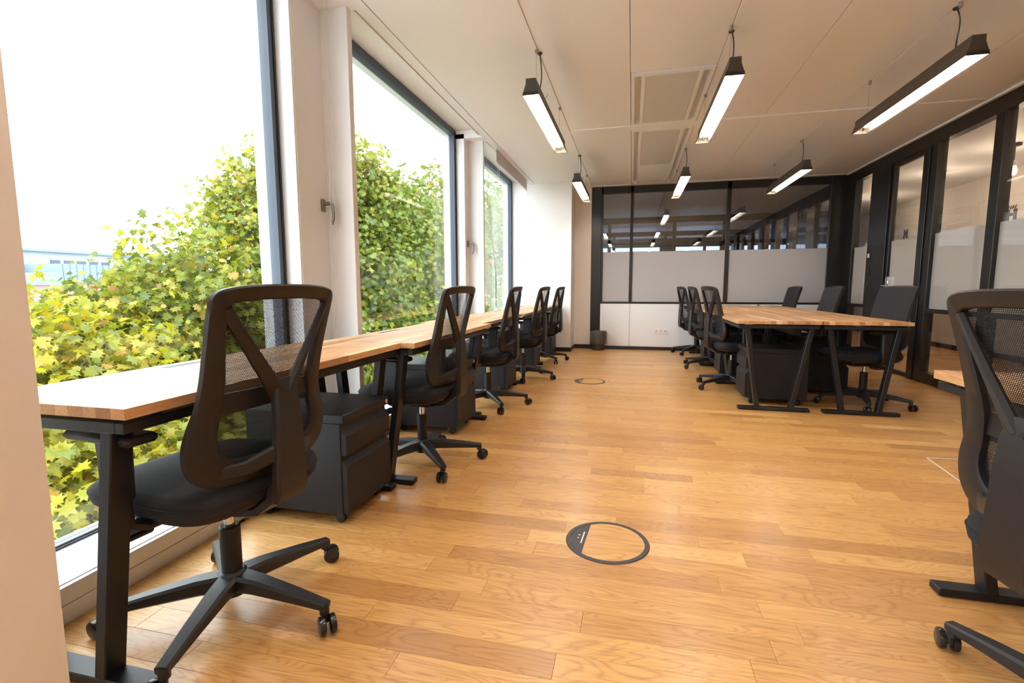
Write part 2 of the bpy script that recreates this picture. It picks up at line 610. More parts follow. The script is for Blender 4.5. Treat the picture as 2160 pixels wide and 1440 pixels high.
# plaster band along the windows with an access strip
MB().box((-1.555, YN, CZ), (PX[0] + 0.0005, YF, CZ + 0.06)).build('plaster_band', Mt['plaster'], ceil)
BAYS = [(-2.55, -0.02), (2.83, 5.40), (5.58, 8.05)]
WINS = [(-2.60, -0.30), (0.02, 2.495), (2.83, 5.40), (5.58, 8.08)]
for (y0, y1) in WINS:
    MB().box((-1.650, y0 + 0.0, CZ), (-1.563, min(y1, COL_Y) - 0.02, CZ + 0.05)).build('access_strip', Mt['plaster'], ceil)
    MB().box((-1.668, y0 + 0.0, CZ - 0.006), (-1.655, min(y1, COL_Y) - 0.08, CZ + 0.11)).build('slot_edge', Mt['lacquer'], ceil)
MB().box((-1.655, YN, CZ + 0.052), (-1.555, YF, CZ + 0.10)).build('slot_lining', Mt['slot'], ceil)
# flat soffit over each flap and fin
for (y0, y1) in ((-0.30, 0.02), (2.495, 2.83), (5.40, 5.58)):
    MB().box((GLASS_X - 0.05, y0, CZ), (-1.563, y1, CZ + 0.09)).build('pier_soffit', Mt['plaster'], ceil)

# ceiling air vents (chilled beams)
def vent(y0, y1, ribs1, label):
    t = thing('ceiling_vent', label, 'vent', (PX[1], y0, CZ), 0, 'ceiling air vents')
    W, Lg = PX[2] - PX[1] - 0.008, y1 - y0
    x = 0.004
    f = MB()
    f.box((x, 0.004, 0), (x + W, 0.055, 0.03))
    f.box((x, Lg - 0.055, 0), (x + W, Lg - 0.004, 0.03))
    for a, b in ((0.0, 0.028), (0.082, 0.112), (0.515, 0.545), (0.600, W)):
        f.box((x + a, 0.055, 0), (x + b, Lg - 0.055, 0.03))
    f.build('frame', Mt['ceil'], t)
    for a, b, sgn in ((0.028, 0.082, 1), (0.545, 0.600, -1)):
        s = MB()
        prof = []
        for i in range(9):
            u = i / 8
            prof.append((x + a + (b - a) * u, 0.03 + 0.05 * math.sin(math.pi * u)))
        vs, fs = [], []
        for (px, pz) in prof:
            vs += [(px, 0.055, pz), (px, Lg - 0.055, pz)]
        for i in range(8):
            fs.append((2 * i, 2 * i + 1, 2 * i + 3, 2 * i + 2))
        s.add(vs, fs)
        s.add([(p[0], 0.055, p[1]) for p in prof], [tuple(range(9))])
        s.add([(p[0], Lg - 0.055, p[1]) for p in prof], [tuple(range(9))])
        s.build('slot', Mt['ceil'], t)
    MB().box((x + 0.112, 0.055, 0.006), (x + 0.515, Lg - 0.055, 0.02)).build('backing', Mt['hole'], t)
    rb = MB()
    n = 62
    for i in range(n):
        xa = x + 0.122 + i * (0.383 / n)
        rb.box((xa, 0.075, 0.001), (xa + 0.0036, 0.075 + ribs1, 0.0065))
    o = rb.build('perforated_ribs', Mt['ceil'], t)
    o['kind'] = 'stuff'
    if ribs1 < Lg - 0.2:
        MB().box((x + 0.112, 0.085 + ribs1, 0.0015), (x + 0.515, Lg - 0.06, 0.0065)).build('blank_panel', Mt['ceil'], t)
    return t
vent(4.15, 5.43, 1.14, 'short white ceiling vent with fine ribs, nearer the camera')
vent(5.58, 8.40, 1.5, 'long white ceiling vent ending at the far glass partition')

# ------------------------------------------------------------------ window wall
wl = struct('wall_left', 'white window wall with slim white piers and a low upstand')
# upstand and ledge (one run per window), fins and columns
for (y0, y1) in WINS:
    MB().box((XL - 0.02, y0, 0.0), (XL, y1, 0.058)).build('upstand_panel', Mt['lacquer'], wl)
    MB().box((XL - 0.02, y0, 0.061), (XL - 0.001, y1, 0.118)).build('upstand_panel', Mt['lacquer'], wl)
    MB().box((GLASS_X + 0.02, y0, -0.1), (XL - 0.02, y1, 0.122)).build('window_ledge', Mt['gloss_white'], wl)
    MB().box((GLASS_X - 0.06, y0, CZ + 0.092), (-1.662, y1, CZ + 0.2)).build('head_soffit', Mt['white'], wl)
    MB().box((-1.660, y0, CZ + 0.03), (-1.655, y1, CZ + 0.11)).build('head_fascia', Mt['white'], wl)
for (y0, y1) in ((-0.02, 0.02), (2.78, 2.83), (5.535, 5.58)):
    MB().rbox((GLASS_X - 0.03, y0, 0), (FIN_X, y1, CZ + 0.05), 0.002).build('fin', Mt['lacquer'], wl)
MB().box((XL - 0.3, YN, 0), (XL - 0.25, YN + 0.05, CZ)).build('fin', Mt['lacquer'], wl)
# near column (cream) and far column (white)
MB().box((-2.0, 0.02, 0), (-1.2, 0.745, CZ + 0.08)).build('near_column', Mt['warm_wall'], wl)
MB().box((-1.70, COL_Y, 0), (COL_X, YF + 0.3, CZ + 0.08)).build('far_column', Mt['white'], wl)
MB().box((COL_X, YF, 0), (-0.685, YF + 0.25, CZ + 0.08)).build('column_return', Mt['warm_wall'], wl)
MB().box((-2.1, 8.08, 0), (-1.70, 8.5, CZ + 0.1)).build('far_jamb', Mt['gloss_white'], wl)
bb = struct('baseboard_far', 'black skirting around the white column and far wall', 'skirting')
MB().box((-1.70, COL_Y - 0.012, 0), (COL_X + 0.012, COL_Y, 0.07)).build('skirting', Mt['baseb'], bb)
MB().box((COL_X, COL_Y, 0), (COL_X + 0.012, YF, 0.07)).build('skirting', Mt['baseb'], bb)
MB().box((COL_X + 0.012, YF - 0.012, 0), (-0.685, YF, 0.07)).build('skirting', Mt['baseb'], bb)
MB().box((-0.685, YF - 0.014, 0), (2.9, YF, 0.055)).build('skirting', Mt['baseb'], bb)

def window(n, y0, y1, label):
    w = struct('window_%d' % n, label, 'window')
    zb, zt = 0.13, CZ + 0.070
    f = MB()
    x0, x1 = GLASS_X - 0.03, GLASS_X + 0.03
    f.box((x0, y0, 0.0), (x1, y0 + 0.05, zt + 0.02))
    f.box((x0, y1 - 0.05, 0.0), (x1, y1, zt + 0.02))
    f.box((x0, y0 + 0.05, zt - 0.045), (x1, y1 - 0.05, zt + 0.02))
    f.box((x0, y0 + 0.05, 0.0), (x1, y1 - 0.05, zb - 0.002))
    f.build('frame', Mt['gasket'], w)
    g = MB()
    g.box((x1, y1 - 0.018, zb - 0.01), (x1 + 0.006, y1 - 0.006, zt))
    g.box((x1, y0 + 0.006, zb - 0.01), (x1 + 0.006, y0 + 0.018, zt))
    g.box((x1, y0, zb + 0.002), (x1 + 0.006, y1, zb + 0.010))
    g.build('inner_gasket', Mt['dark'], w)
    MB().box((GLASS_X - 0.006, y0 + 0.04, zb), (GLASS_X + 0.006, y1 - 0.04, zt - 0.03)).build('glass_pane', Mt['pane'], w)
    e = MB()
    xe = GLASS_X - 0.03
    e.box((xe - 0.08, y0 - 0.10, -0.15), (xe, y0 + 0.035, zt + 0.10))
    e.box((xe - 0.08, y1 - 0.035, -0.15), (xe, y1 + 0.10, zt + 0.10))
    e.box((xe - 0.08, y0, zt - 0.03), (xe, y1, zt + 0.10))
    e.box((xe - 0.08, y0, -0.2), (xe, y1, 0.10))
    e.build('outer_reveal', Mt['ext_frame'], w)
    return w
W0 = window(4, *WINS[0], label='window bay behind the cream column')
W1 = window(1, *WINS[1], label='big nearest window beside the cream column, yellow trees outside')
W2 = window(2, *WINS[2], label='middle window with green plane trees and sky outside')
W3 = window(3, *WINS[3], label='farthest window, with the lowered grey blind')
# ventilation flaps with handles
def flap(w, y0, y1):
    f = MB().box((FLAP_X - 0.10, y0, 0.0), (FLAP_X, y1, CZ + 0.05)).build('ventilation_flap', Mt['lacquer'], w)
    m = MB()
    m.box((FLAP_X, y0 + 0.012, 0.16), (FLAP_X + 0.004, y0 + 0.05, CZ))
    m.build('flap_edge', Mt['lacquer'], w)
    yh = y1 - 0.05
    zh = 1.55
    h = MB()
    h.rbox((FLAP_X, yh - 0.017, zh - 0.038), (FLAP_X + 0.012, yh + 0.017, zh + 0.038), 0.004)
    h.tube([(FLAP_X + 0.01, yh, zh + 0.01), (FLAP_X + 0.05, yh, zh + 0.01)], 0.011, 12)
    pts = []
    for i in range(9):
        a = i / 8 * math.pi / 2
        pts.append((FLAP_X + 0.045 + 0.028 * math.sin(a), yh, zh + 0.01 - 0.028 * (1 - math.cos(a))))
    pts += [(FLAP_X + 0.074, yh, zh - 0.06), (FLAP_X + 0.070, yh, zh - 0.09), (FLAP_X + 0.058, yh, zh - 0.118)]
    h.tube(pts, [0.010] * 9 + [0.010, 0.009, 0.0075], 12)
    h.build('handle', Mt['satin'], f, smooth='auto')
flap(W1, 2.495, 2.78)
flap(W2, 5.40, 5.535)
flap(W0, -0.30, -0.02)

# ------------------------------------------------------------------ far glass partition
wf = struct('wall_far', 'black framed glass partition with a frosted band over white panels')
FT = 0.06
def fpost(x0, x1, z0=0.0, z1=CZ, y0=YF, y1=YF + FT):
    MB().rbox((x0, y0, z0), (x1, y1, z1), 0.003).build('post', Mt['frame'], wf)
fpost(-0.685, -0.52, y0=YF - 0.01)
fpost(-0.52, -0.49, z0=0.78)
fpost(-0.051, -0.003, z0=0.78)
fpost(1.428, 1.49, z0=0.78)
fpost(2.88, 3.12, y0=YF - 0.01)
m = MB().rbox((-0.52, YF, 2.585), (3.0, YF + FT, CZ), 0.003).build('top_rail', Mt['frame'], wf)
MB().rbox((-0.52, YF - 0.004, 0.773), (2.9, YF + FT, 0.806), 0.003).build('sill_rail', Mt['frame'], wf)
for x0, x1 in ((-0.49, -0.051), (-0.003, 1.428), (1.49, 2.88)):
    MB().box((x0 - 0.01, YF + 0.025, 0.79), (x1 + 0.01, YF + 0.033, 2.60)).build('glass_pane', Mt['far_glass'], wf)
    MB().box((x0 - 0.005, YF + 0.020, 0.80), (x1 + 0.005, YF + 0.0235, 1.632)).build('frosted_film', Mt['film'], wf)
for x0, x1 in ((-0.52, -0.030), (-0.026, 0.98), (0.984, 1.94), (1.944, 2.88)):
    MB().rbox((x0, YF + 0.0, 0.055), (x1, YF + 0.04, 0.772), 0.0015).build('white_panel', Mt['gloss_white'], wf)

# ------------------------------------------------------------------ right glass partition
wr = struct('wall_right', 'black framed glass partition to the corridor with frosted bands')
RT = 0.09
def rp(name, y0, y1, z0, z1, x0=XR, x1=XR + RT, mat='frame', parent=None, b=0.003):
    return MB().rbox((x0, min(y0, y1), z0), (x1, max(y0, y1), z1), b).build(name, Mt[mat], parent or wr)
rp('top_rail', YN, YF, 2.555, CZ, XR - 0.005)
rp('corner_post', 8.23, 8.5, 0, 2.56)
# narrow fixed light a
rp('transom', 7.72, 8.23, 0.765, 0.805)
rp('bottom_panel', 7.72, 8.23, 0.0, 0.10)
# switch panel
rp('switch_panel', 7.23, 7.72, 0, 2.56, XR - 0.008)
def rglass(y0, y1, z0, z1, film=True):
    MB().box((XR + 0.030, y0 - 0.01, z0), (XR + 0.038, y1 + 0.01, z1)).build('glass_pane', Mt['part_glass'], wr)
    if film:
        MB().box((XR + 0.0395, y0 - 0.005, 0.79), (XR + 0.042, y1 + 0.005, 1.61)).build('frosted_film', Mt['film_b'], wr)
rglass(7.72, 8.23, 0.79, 2.56)
rglass(7.72, 8.23, 0.10, 0.77, False)
# door
dr = struct('door_1', 'glass door with slim black frame and steel handle beside the switch panel', 'door')
def dp(name, y0, y1, z0, z1, mat='frame', x0=XR + 0.01, x1=XR + 0.055, b=0.003, parent=None):
    return MB().rbox((x0, y0, z0), (x1, y1, z1), b).build(name, Mt[mat], parent or dr)
dp('stile', 7.17, 7.225, 0.004, 2.55)
dp('stile', 6.505, 6.53, 0.004, 2.55)
dp('head', 6.53, 7.17, 2.50, 2.55)
dp('bottom_rail', 6.53, 7.17, 0.004, 0.05)
MB().box((XR + 0.03, 6.52, 0.04), (XR + 0.038, 7.18, 2.51)).build('glass_pane', Mt['part_glass'], dr)
MB().box((XR + 0.0395, 6.53, 0.30), (XR + 0.042, 7.17, 1.61)).build('frosted_film', Mt['film_b'], dr)
hd = MB()
hd.rbox((XR - 0.004, 7.10, 1.02), (XR + 0.075, 7.165, 1.17), 0.004)
hd.tube([(XR - 0.003, 7.13, 1.06), (XR - 0.05, 7.13, 1.06)], 0.009, 10)
hd.tube([(XR - 0.05, 7.13 + 0.01, 1.06), (XR - 0.05, 7.03, 1.06)], 0.009, 10)
hd.build('handle', Mt['chrome'], dr, smooth='auto')
# wide fixed lights
def bay(y0, y1, first):
    rp('post', y1 + 0.125, y1 + 0.24, 0, 2.56, XR - 0.012) if first else None
    rp('post', y1, y1 + 0.12, 0, 2.56)
    rp('transom', y0, y1, 0.765, 0.808)
    rp('bottom_rail', y0, y1, 0.012, 0.115)
    rglass(y0, y1, 0.79, 2.56)
    rglass(y0, y1, 0.10, 0.775, False)
bay(5.43, 6.26, True)
yy = 5.30
while yy > YN + 0.9:
    bay(yy - 0.84, yy, False)
    yy -= 0.84 + 0.125

# wall behind the camera
MBw = MB().box((-2.1, YN - 0.15, 0), (5.4, YN, CZ + 0.15)).build('wall_near', Mt['white'])
MBw['kind'] = 'structure'; MBw['label'] = 'white wall behind the camera'; MBw['category'] = 'wall'

# ------------------------------------------------------------------ corridor beyond the right partition
wc = struct('wall_corridor', 'cream corridor wall seen through the right glass partition')
MB().box((5.2, YN, 0), (5.35, 19.0, CZ + 0.1)).build('plaster_face', Mt['warm_wall'], wc)
MB().box((5.188, YN, 0), (5.2, 19.0, 0.08)).build('skirting', Mt['baseb'], wc)
for k in range(7):
    MB().box((5.192, YN + 0.4 + k * 3.1, 2.33), (5.2, YN + 3.4 + k * 3.1, 2.345)).build('picture_rail', Mt['warm_wall'], wc)
cc = MB().box((XR + 0.1, YN, CZ), (5.25, 19.0, CZ + 0.05)).build('ceiling_corridor', Mt['plaster'])
cc['kind'] = 'structure'; cc['label'] = 'pale corridor ceiling beyond the right glass partition'; cc['category'] = 'ceiling'

# ------------------------------------------------------------------ rooms behind the far partition
def back_part(y, n, lab):
    w = struct('partition_wall', lab)
    def bx(a, b, nme='post', mat='frame'):
        MB().box(a, b).build(nme, Mt[mat], w)
    bx((-1.7, y, 2.56), (XR, y + 0.06, CZ), 'top_rail')
    bx((-1.7, y, 0.0), (XR, y + 0.06, 0.8), 'white_panel', 'white')
    bx((-1.7, y, 2.05), (XR, y + 0.06, 2.12), 'middle_rail')
    for x in (-1.6, -0.6, 0.9, 2.0, 2.9):
        bx((x, y, 0.8), (x + 0.08, y + 0.06, 2.56))
    return w
back_part(12.3, 1, 'dark glazed partition of the room behind the far wall')
back_part(15.5, 2, 'second dark glazed partition deep behind the far wall')
we = struct('wall_end', 'end wall with bright window bands seen through the far glass')
def eb(a, b, mat='frame', nme='wall_piece'):
    MB().box(a, b).build(nme, Mt[mat], we)
eb((-2.1, 18.9, 0), (5.35, 19.0, 1.2), 'frame')
eb((-2.1, 18.9, 2.50), (5.35, 19.0, CZ + 0.1), 'frame')
eb((-2.1, 18.9, 2.10), (5.35, 18.96, 2.18), 'frame', 'window_bar')
for x in (-2.1, 0.95, 3.0):
    eb((x, 18.9, 1.2), (x + 0.5, 19.0, 2.5), 'frame', 'pier')
MB().box((-2.0, 18.92, 1.2), (5.2, 18.93, 2.5)).build('glass_pane', Mt['tinted'], we)
wlb = MB().box((-1.95, YF + 0.3, 0), (-1.75, 19.0, CZ + 0.1)).build('wall_behind', Mt['white'])
wlb['kind'] = 'structure'; wlb['label'] = 'outer wall of the rooms behind the far partition'; wlb['category'] = 'wall'
wrb = struct('partition_corridor', 'black framed corridor glazing of the rooms behind')
MB().box((XR, YF + 0.1, 2.5), (XR + 0.09, 19.0, CZ)).build('top_rail', Mt['frame'], wrb)
MB().box((XR, YF + 0.1, 0), (XR + 0.09, 19.0, 0.1)).build('bottom_rail', Mt['frame'], wrb)
yb = YF + 0.1
while yb < 18.5:
    MB().box((XR, yb, 0.1), (XR + 0.09, yb + 0.45, 2.5)).build('post', Mt['frame'], wrb)
    MB().box((XR + 0.03, yb + 0.45, 0.1), (XR + 0.038, yb + 1.2, 2.5)).build('glass_pane', Mt['part_glass'], wrb)
    yb += 1.2

# ------------------------------------------------------------------ pendant lamps
def make_lamp(label, loc):
    t = thing('pendant_lamp', label, 'lamp', loc, 0, 'bronze batten pendant lamps')
    Ln = 1.48
    prof = [(-0.0575, 0), (-0.0345, 0.068), (-0.0335, 0.105), (0.0335, 0.105), (0.0345, 0.068), (0.0575, 0)]
    inn = [(0.0545, 0.001), (0.026, 0.066), (-0.026, 0.066), (-0.0545, 0.001)]
    vs, fs = [], []
    for yy in (0, Ln):
        vs += [(x, yy, z) for x, z in prof]
    for i in range(5):
        fs.append((i, i + 1, i + 7, i + 6))
    fs += [tuple(range(6)), tuple(range(11, 5, -1))]
    hs = MB().add(vs, fs)
    hs.box((0.0545, 0, -0.002), (0.0575, Ln, 0.002))
    hs.box((-0.0575, 0, -0.002), (-0.0545, Ln, 0.002))
    hs.box((-0.0545, 0, -0.002), (0.0545, 0.003, 0.02))
    hs.box((-0.0545, Ln - 0.003, -0.002), (0.0545, Ln, 0.02))
    me = hs.build('housing', Mt['lamp'], t)
    vs, fs = [], []
    inn = [(0.0542, 0.002), (0.030, 0.060), (0.004, 0.060), (0.0, 0.024), (-0.004, 0.060), (-0.030, 0.060), (-0.0542, 0.002)]
    for yy in (0.004, Ln - 0.004):
        vs += [(x, yy, z) for x, z in inn]
    n = len(inn)
    for i in range(n - 1):
        fs.append((i, i + 1, i + 1 + n, i + n))
    rf = MB().add(vs, fs)
    rf.add([(0.0542, 0.004, 0.002), (0.030, 0.004, 0.060), (-0.030, 0.004, 0.060), (-0.0542, 0.004, 0.002)], [(0, 1, 2, 3)])
    rf.add([(0.0542, Ln - 0.004, 0.002), (0.030, Ln - 0.004, 0.060), (-0.030, Ln - 0.004, 0.060), (-0.0542, Ln - 0.004, 0.002)], [(0, 1, 2, 3)])
    rf.build('reflector', Mt['reflector'], t)
    MB().box((-0.0016, 0.03, 0.006), (0.0016, Ln - 0.06, 0.030)).build('divider', Mt['lamp'], t)
    for sx in (-1, 1):  # one tube stands in for the other's reflection in the reflector
        tb = MB().tube([(sx * 0.021, 0.05, 0.036), (sx * 0.021, Ln - 0.10, 0.036)], 0.0085, 10)
        o = tb.build('tube', Mt['tube'], t, smooth='auto')
        MB().rbox((sx * 0.021 - 0.009, Ln - 0.10, 0.026), (sx * 0.021 + 0.009, Ln - 0.075, 0.060), 0.002).build('tube_socket', Mt['socket'], t)
    zc = CZ - loc[2] + 0.007
    for yw in (0.20, 1.34):
        MB().tube([(0.0, yw, 0.105), (0.0, yw, zc)], 0.0012, 5).build('suspension_wire', Mt['wire'], t)
        MB().lathe([(0.009, zc - 0.03), (0.011, zc - 0.028), (0.011, zc)], 12, (0, yw, 0)).build('ceiling_cup', Mt['wire'], t)
    pts = []
    for i in range(13):
        u = i / 12
        pts.append((0.012 + 0.016 * math.sin(u * math.pi), 0.235 + 0.03 * u + 0.015 * math.sin(u * 6.0), 0.10 + (zc - 0.10) * u))
    MB().tube(pts, 0.0042, 8).build('power_cable', Mt['cable'], t, smooth='auto')
    MB().lathe([(0.016, zc - 0.010), (0.018, zc - 0.006), (0.018, zc)], 14, (0.012, 0.265, 0)).build('cable_rose', Mt['cable'], t)
    tm = MB().tube([(0.030, 0.36, 0.095), (0.045, 0.37, 0.115), (0.050, 0.39, 0.145)], 0.002, 6)
    tm.build('cable_grip', Mt['wire'], t)
    return t
ZL = 2.33
lamp = make_lamp('nearest lit pendant lamp on the window side, under the plaster edge', (-0.69, 3.38, ZL))
for lab, x, y in (('near lit pendant lamp in the middle row, beside the short vent', 0.58, 3.38),
                  ('near lit pendant lamp on the right, closest to the corridor glass', 1.84, 3.42),
                  ('far lit pendant lamp on the window side, before the white column', -0.69, 6.20),
                  ('far lit pendant lamp in the middle row, beside the long vent', 0.58, 6.20),
                  ('far lit pendant lamp on the right, above the double desk table', 1.84, 6.18)):
    dup(lamp, (x, y, ZL), 0, lab)
for x, side in ((-0.69, 'window'), (0.58, 'middle'), (1.84, 'corridor')):  # rows added out of view at the same spacing, to light the foreground
    dup(lamp, (x, 0.56, ZL), 0, 'extra lit pendant lamp above the camera on the %s side, outside the picture' % side)
    dup(lamp, (x, -2.2, ZL), 0, 'extra lit pendant lamp behind the camera on the %s side, outside the picture' % side)

# corridor pendants
def make_pendant(label, loc):
    t = thing('bulb_pendant', label, 'lamp', loc, 0, 'bare bulb pendants in the corridor')
    MB().lathe([(0.055, 0.0), (0.055, -0.028), (0.05, -0.03)], 20).build('ceiling_rose', Mt['dark'], t)
    MB().tube([(0, 0, -0.03), (0, 0, -0.20)], 0.004, 8).build('cord', Mt['cable'], t)
    MB().lathe([(0.012, -0.195), (0.022, -0.205), (0.026, -0.255), (0.024, -0.26)], 16).build('holder', Mt['socket'], t, smooth='auto')
    prof = []
    for i in range(11):
        a = i / 10 * math.pi
        prof.append((0.012 + 0.022 * math.sin(a) if i < 10 else 0.001, -0.26 - 0.05 * (1 - math.cos(a)) ))
    MB().lathe(prof, 16).build('bulb', Mt['bulb'], t, smooth='auto')
    ld = bpy.data.lights.new('bulb_glow', 'POINT')
    ld.energy = BULB_WATT
    ld.color = (1.0, 0.84, 0.68)
    ld.shadow_soft_size = 0.05
    lo = bpy.data.objects.new('bulb_glow', ld)
    C.objects.link(lo)
    lo.parent = t
    lo.location = (0, 0, -0.42)
    return t
pend = make_pendant('bare bulb pendant in the corridor beside the H letter sign', (4.3, 7.14, CZ))
for lab, y in (('bare bulb pendant half hidden behind a corridor partition post', 8.59), ('distant bare bulb pendant deep in the corridor', 10.6),
               ('bare bulb pendant in the corridor nearer the camera', 4.2), ('bare bulb pendant in the corridor beside the camera', 1.2)):
    dup(pend, (4.3, y, CZ), 0, lab)

# ------------------------------------------------------------------ desks
DTOP = 0.765
def make_desk(name, D, label, loc, rotz, group, L=1.412, seed=3, inset=0.125):
    t = thing(name, label, 'desk', loc, rotz, group)
    rg = random.Random(seed)
    core = MB().box((0.003, 0.003, DTOP - 0.0265), (L - 0.003, D - 0.003, DTOP - 0.002)).build('worktop', Mt['stave'], t)
    nst = round(D / 0.043)
    w = D / nst
    for j in range(nst):
        x = -rg.random() * 0.3
        while x < L:
            ln = rg.uniform(0.3, 0.75)
            a, b = max(0, x), min(L, x + ln)
            if L - b < 0.06:
                b = L
            if b - a > 0.03:
                me = MB().rbox((a + 0.0001, j * w + 0.0001, DTOP - 0.027), (b - 0.0001, (j + 1) * w - 0.0001, DTOP), 0.0006).mesh('stave', Mt['stave'])
                o = bpy.data.objects.new('stave', me)
                C.objects.link(o)
                o.parent = core
            x = b if b == L else x + ln
            if b == L:
                break
    # cable slot near the back edge
    cs = MB() if inset < 0.15 else None
    if cs:
        cs.rbox((L * 0.36, D - 0.075, DTOP - 0.004), (L * 0.53, D - 0.045, DTOP + 0.0012), 0.001)
        cs.build('cable_slot', Mt['dark'], t)
    z0, z1 = DTOP - 0.064, DTOP - 0.037
    fr = MB()
    s = 0.028
    fr.rbox((0.004, 0.012, z0), (L - 0.004, 0.012 + s, z1), 0.002)
    fr.rbox((0.004, D - 0.012 - s, z0), (L - 0.004, D - 0.012, z1), 0.002)
    fr.rbox((0.004, 0.012 + s, z0), (0.004 + s, D - 0.012 - s, z1), 0.002)
    fr.rbox((L - 0.004 - s, 0.012 + s, z0), (L - 0.004, D - 0.012 - s, z1), 0.002)
    fr.build('frame', Mt['steel'], t)
    sp = MB()
    for xx in (0.1, L * 0.5, L - 0.1):
        for yy in (0.026, D - 0.026):
            sp.lathe([(0.014, z1), (0.014, DTOP - 0.026)], 10, (xx, yy, 0))
    sp.build('spacers', Mt['steel'], t)
    MB().rbox((0.25, D - 0.14, DTOP - 0.135), (L - 0.25, D - 0.07, DTOP - 0.064), 0.004).build('cable_tray', Mt['steel'], t)
    for xe in (0.045, L - 0.045):
        for (ya, yb) in ((0.085, 0.185), (D - 0.06, D - inset)):
            MB().bar([(xe, ya, z0 + 0.002), (xe, yb, 0.028)], 0.058, 0.036, (1, 0, 0), 0.08).build('leg', Mt['steel'], t)
        MB().rbox((xe - 0.030, 0.035, 0.004), (xe + 0.030, D - 0.045, 0.030), 0.003).build('foot_bar', Mt['steel'], t)
        fm = MB()
        for yy in (0.07, D - 0.08):
            fm.lathe([(0.018, 0.0), (0.018, 0.006)], 12, (xe, yy, 0))
        fm.build('glide', Mt['dark'], t)
    return t

LD = ['nearest window desk, its cut end at the cream column',
      'second window desk, after the first chair, under the middle window',
      'third window desk, running up to the second white pier',
      'fourth window desk, in front of the farthest window',
      'fifth window desk, against the white column']
DX0, DD = -1.145, 0.525
DY0 = [0.875 + 1.42 * k for k in range(5)]
d0 = make_desk('window_desk', DD, LD[0], (DX0, DY0[0], 0), R(90), 'desks along the windows')
DOFF = [0.0, 0.075, 0.0, 0.03, 0.0]
for k in range(1, 5):
    dup(d0, (DX0 + DOFF[k], DY0[k], 0), R(90), LD[k])
TX0, TX1, TDD = 0.875, 2.155, 0.635
TL = 1.262
t0 = make_desk('table_desk', TDD, 'front left desk of the double table, pedestal showing between its legs', (TX0, 4.46 + TL, 0), R(-90), 'desks of the double table', TL, 5, 0.185)
TN = ['front', 'middle', 'rear']
for k in range(3):
    yk = 4.46 + k * (TL + 0.006)
    if k:
        dup(t0, (TX0, yk + TL, 0), R(-90), ['', 'middle left desk of the double table, behind the nearest mesh chair', 'rear left desk of the double table, toward the far partition'][k])
    dup(t0, (TX1, yk, 0), R(90), ['front right desk of the double table, chair with armrest showing between its legs',
                                  'middle right desk of the double table, by the second padded chair',
                                  'rear right desk of the double table, with the markers on it'][k])
dup(t0, (1.00, 1.93, 0), R(-90), 'desk at the right picture edge, mostly behind the big near chair')

# ------------------------------------------------------------------ pedestals
def make_ped(label, loc, rotz):
    t = thing('drawer_pedestal', label, 'drawer unit', loc, rotz, 'charcoal drawer pedestals')
    W, D, H0, H1 = 0.40, 0.50, 0.055, 0.505
    MB().rbox((-W / 2, -D / 2 + 0.02, H0), (W / 2, D / 2, H1 - 0.04), 0.003).build('body', Mt['cabinet'], t)
    MB().rbox((-W / 2 - 0.002, -D / 2 + 0.0, H1 - 0.042), (W / 2 + 0.002, D / 2 + 0.002, H1), 0.004).build('top', Mt['cabinet'], t)
    def drawer(z0, z1):
        pf = [(-D / 2 - 0.004, z0), (-D / 2 - 0.004, z1 - 0.045), (-D / 2 + 0.022, z1 - 0.012), (-D / 2 + 0.022, z1), (-D / 2 + 0.03, z1), (-D / 2 + 0.03, z0)]
        a, b = -W / 2 + 0.004, W / 2 - 0.004
        MB().rings([[(a, y, z) for y, z in pf], [(b, y, z) for y, z in pf]]).build('drawer', Mt['cabinet'], t)
    drawer(H0 + 0.006, 0.318)
    drawer(0.325, H1 - 0.05)
    MB().lathe([(0.011, -D / 2 - 0.006), (0.012, -D / 2 + 0.004)], 14, (W / 2 - 0.03, 0, H1 - 0.021), 'y').build('lock', Mt['chrome'], t)
    for sx in (-1, 1):
        for sy in (-1, 1):
            cx, cy = sx * (W / 2 - 0.05), sy * (D / 2 - 0.06)
            m = MB()
            for o in (-0.014, 0.006):
                m.lathe([(0.018, o), (0.0225, o + 0.002), (0.0225, o + 0.007), (0.018, o + 0.009)], 14, (cx, cy, 0.0225), 'x')
            m.box((cx - 0.012, cy - 0.016, 0.028), (cx + 0.012, cy + 0.016, H0 + 0.002))
            m.build('caster', Mt['gloss'], t)
    return t
PEDX = -1.185 - 0.25
p0 = make_ped('charcoal pedestal under the nearest window desk, beside the big chair', (PEDX, 2.02, 0), R(90))
for k, lab in ((1, 'charcoal pedestal behind the second window chair'), (2, 'charcoal pedestal behind the third window chair'),
               (3, 'charcoal pedestal behind the fourth window chair'), (4, 'farthest charcoal pedestal, beside the white column')):
    dup(p0, (PEDX + 0.01, 2.00 + 1.42 * k - (0.02 * k), 0), R(90), lab)
RX = 1.01 + 0.25
for k, lab in enumerate(('charcoal pedestal framed by the front left table legs', 'charcoal pedestal under the middle left table desk', 'charcoal pedestal under the rear left table desk')):
    dup(p0, (RX, (4.90, 6.20, 7.47)[k], 0), R(-90), lab)
for k, lab in enumerate(('charcoal pedestal under the front right table desk, behind the front chair', 'charcoal pedestal under the middle right table desk', 'charcoal pedestal under the rear right table desk')):
    dup(p0, (2.02 - 0.25, (5.44, 5.905, 7.27)[k], 0), R(90), lab)

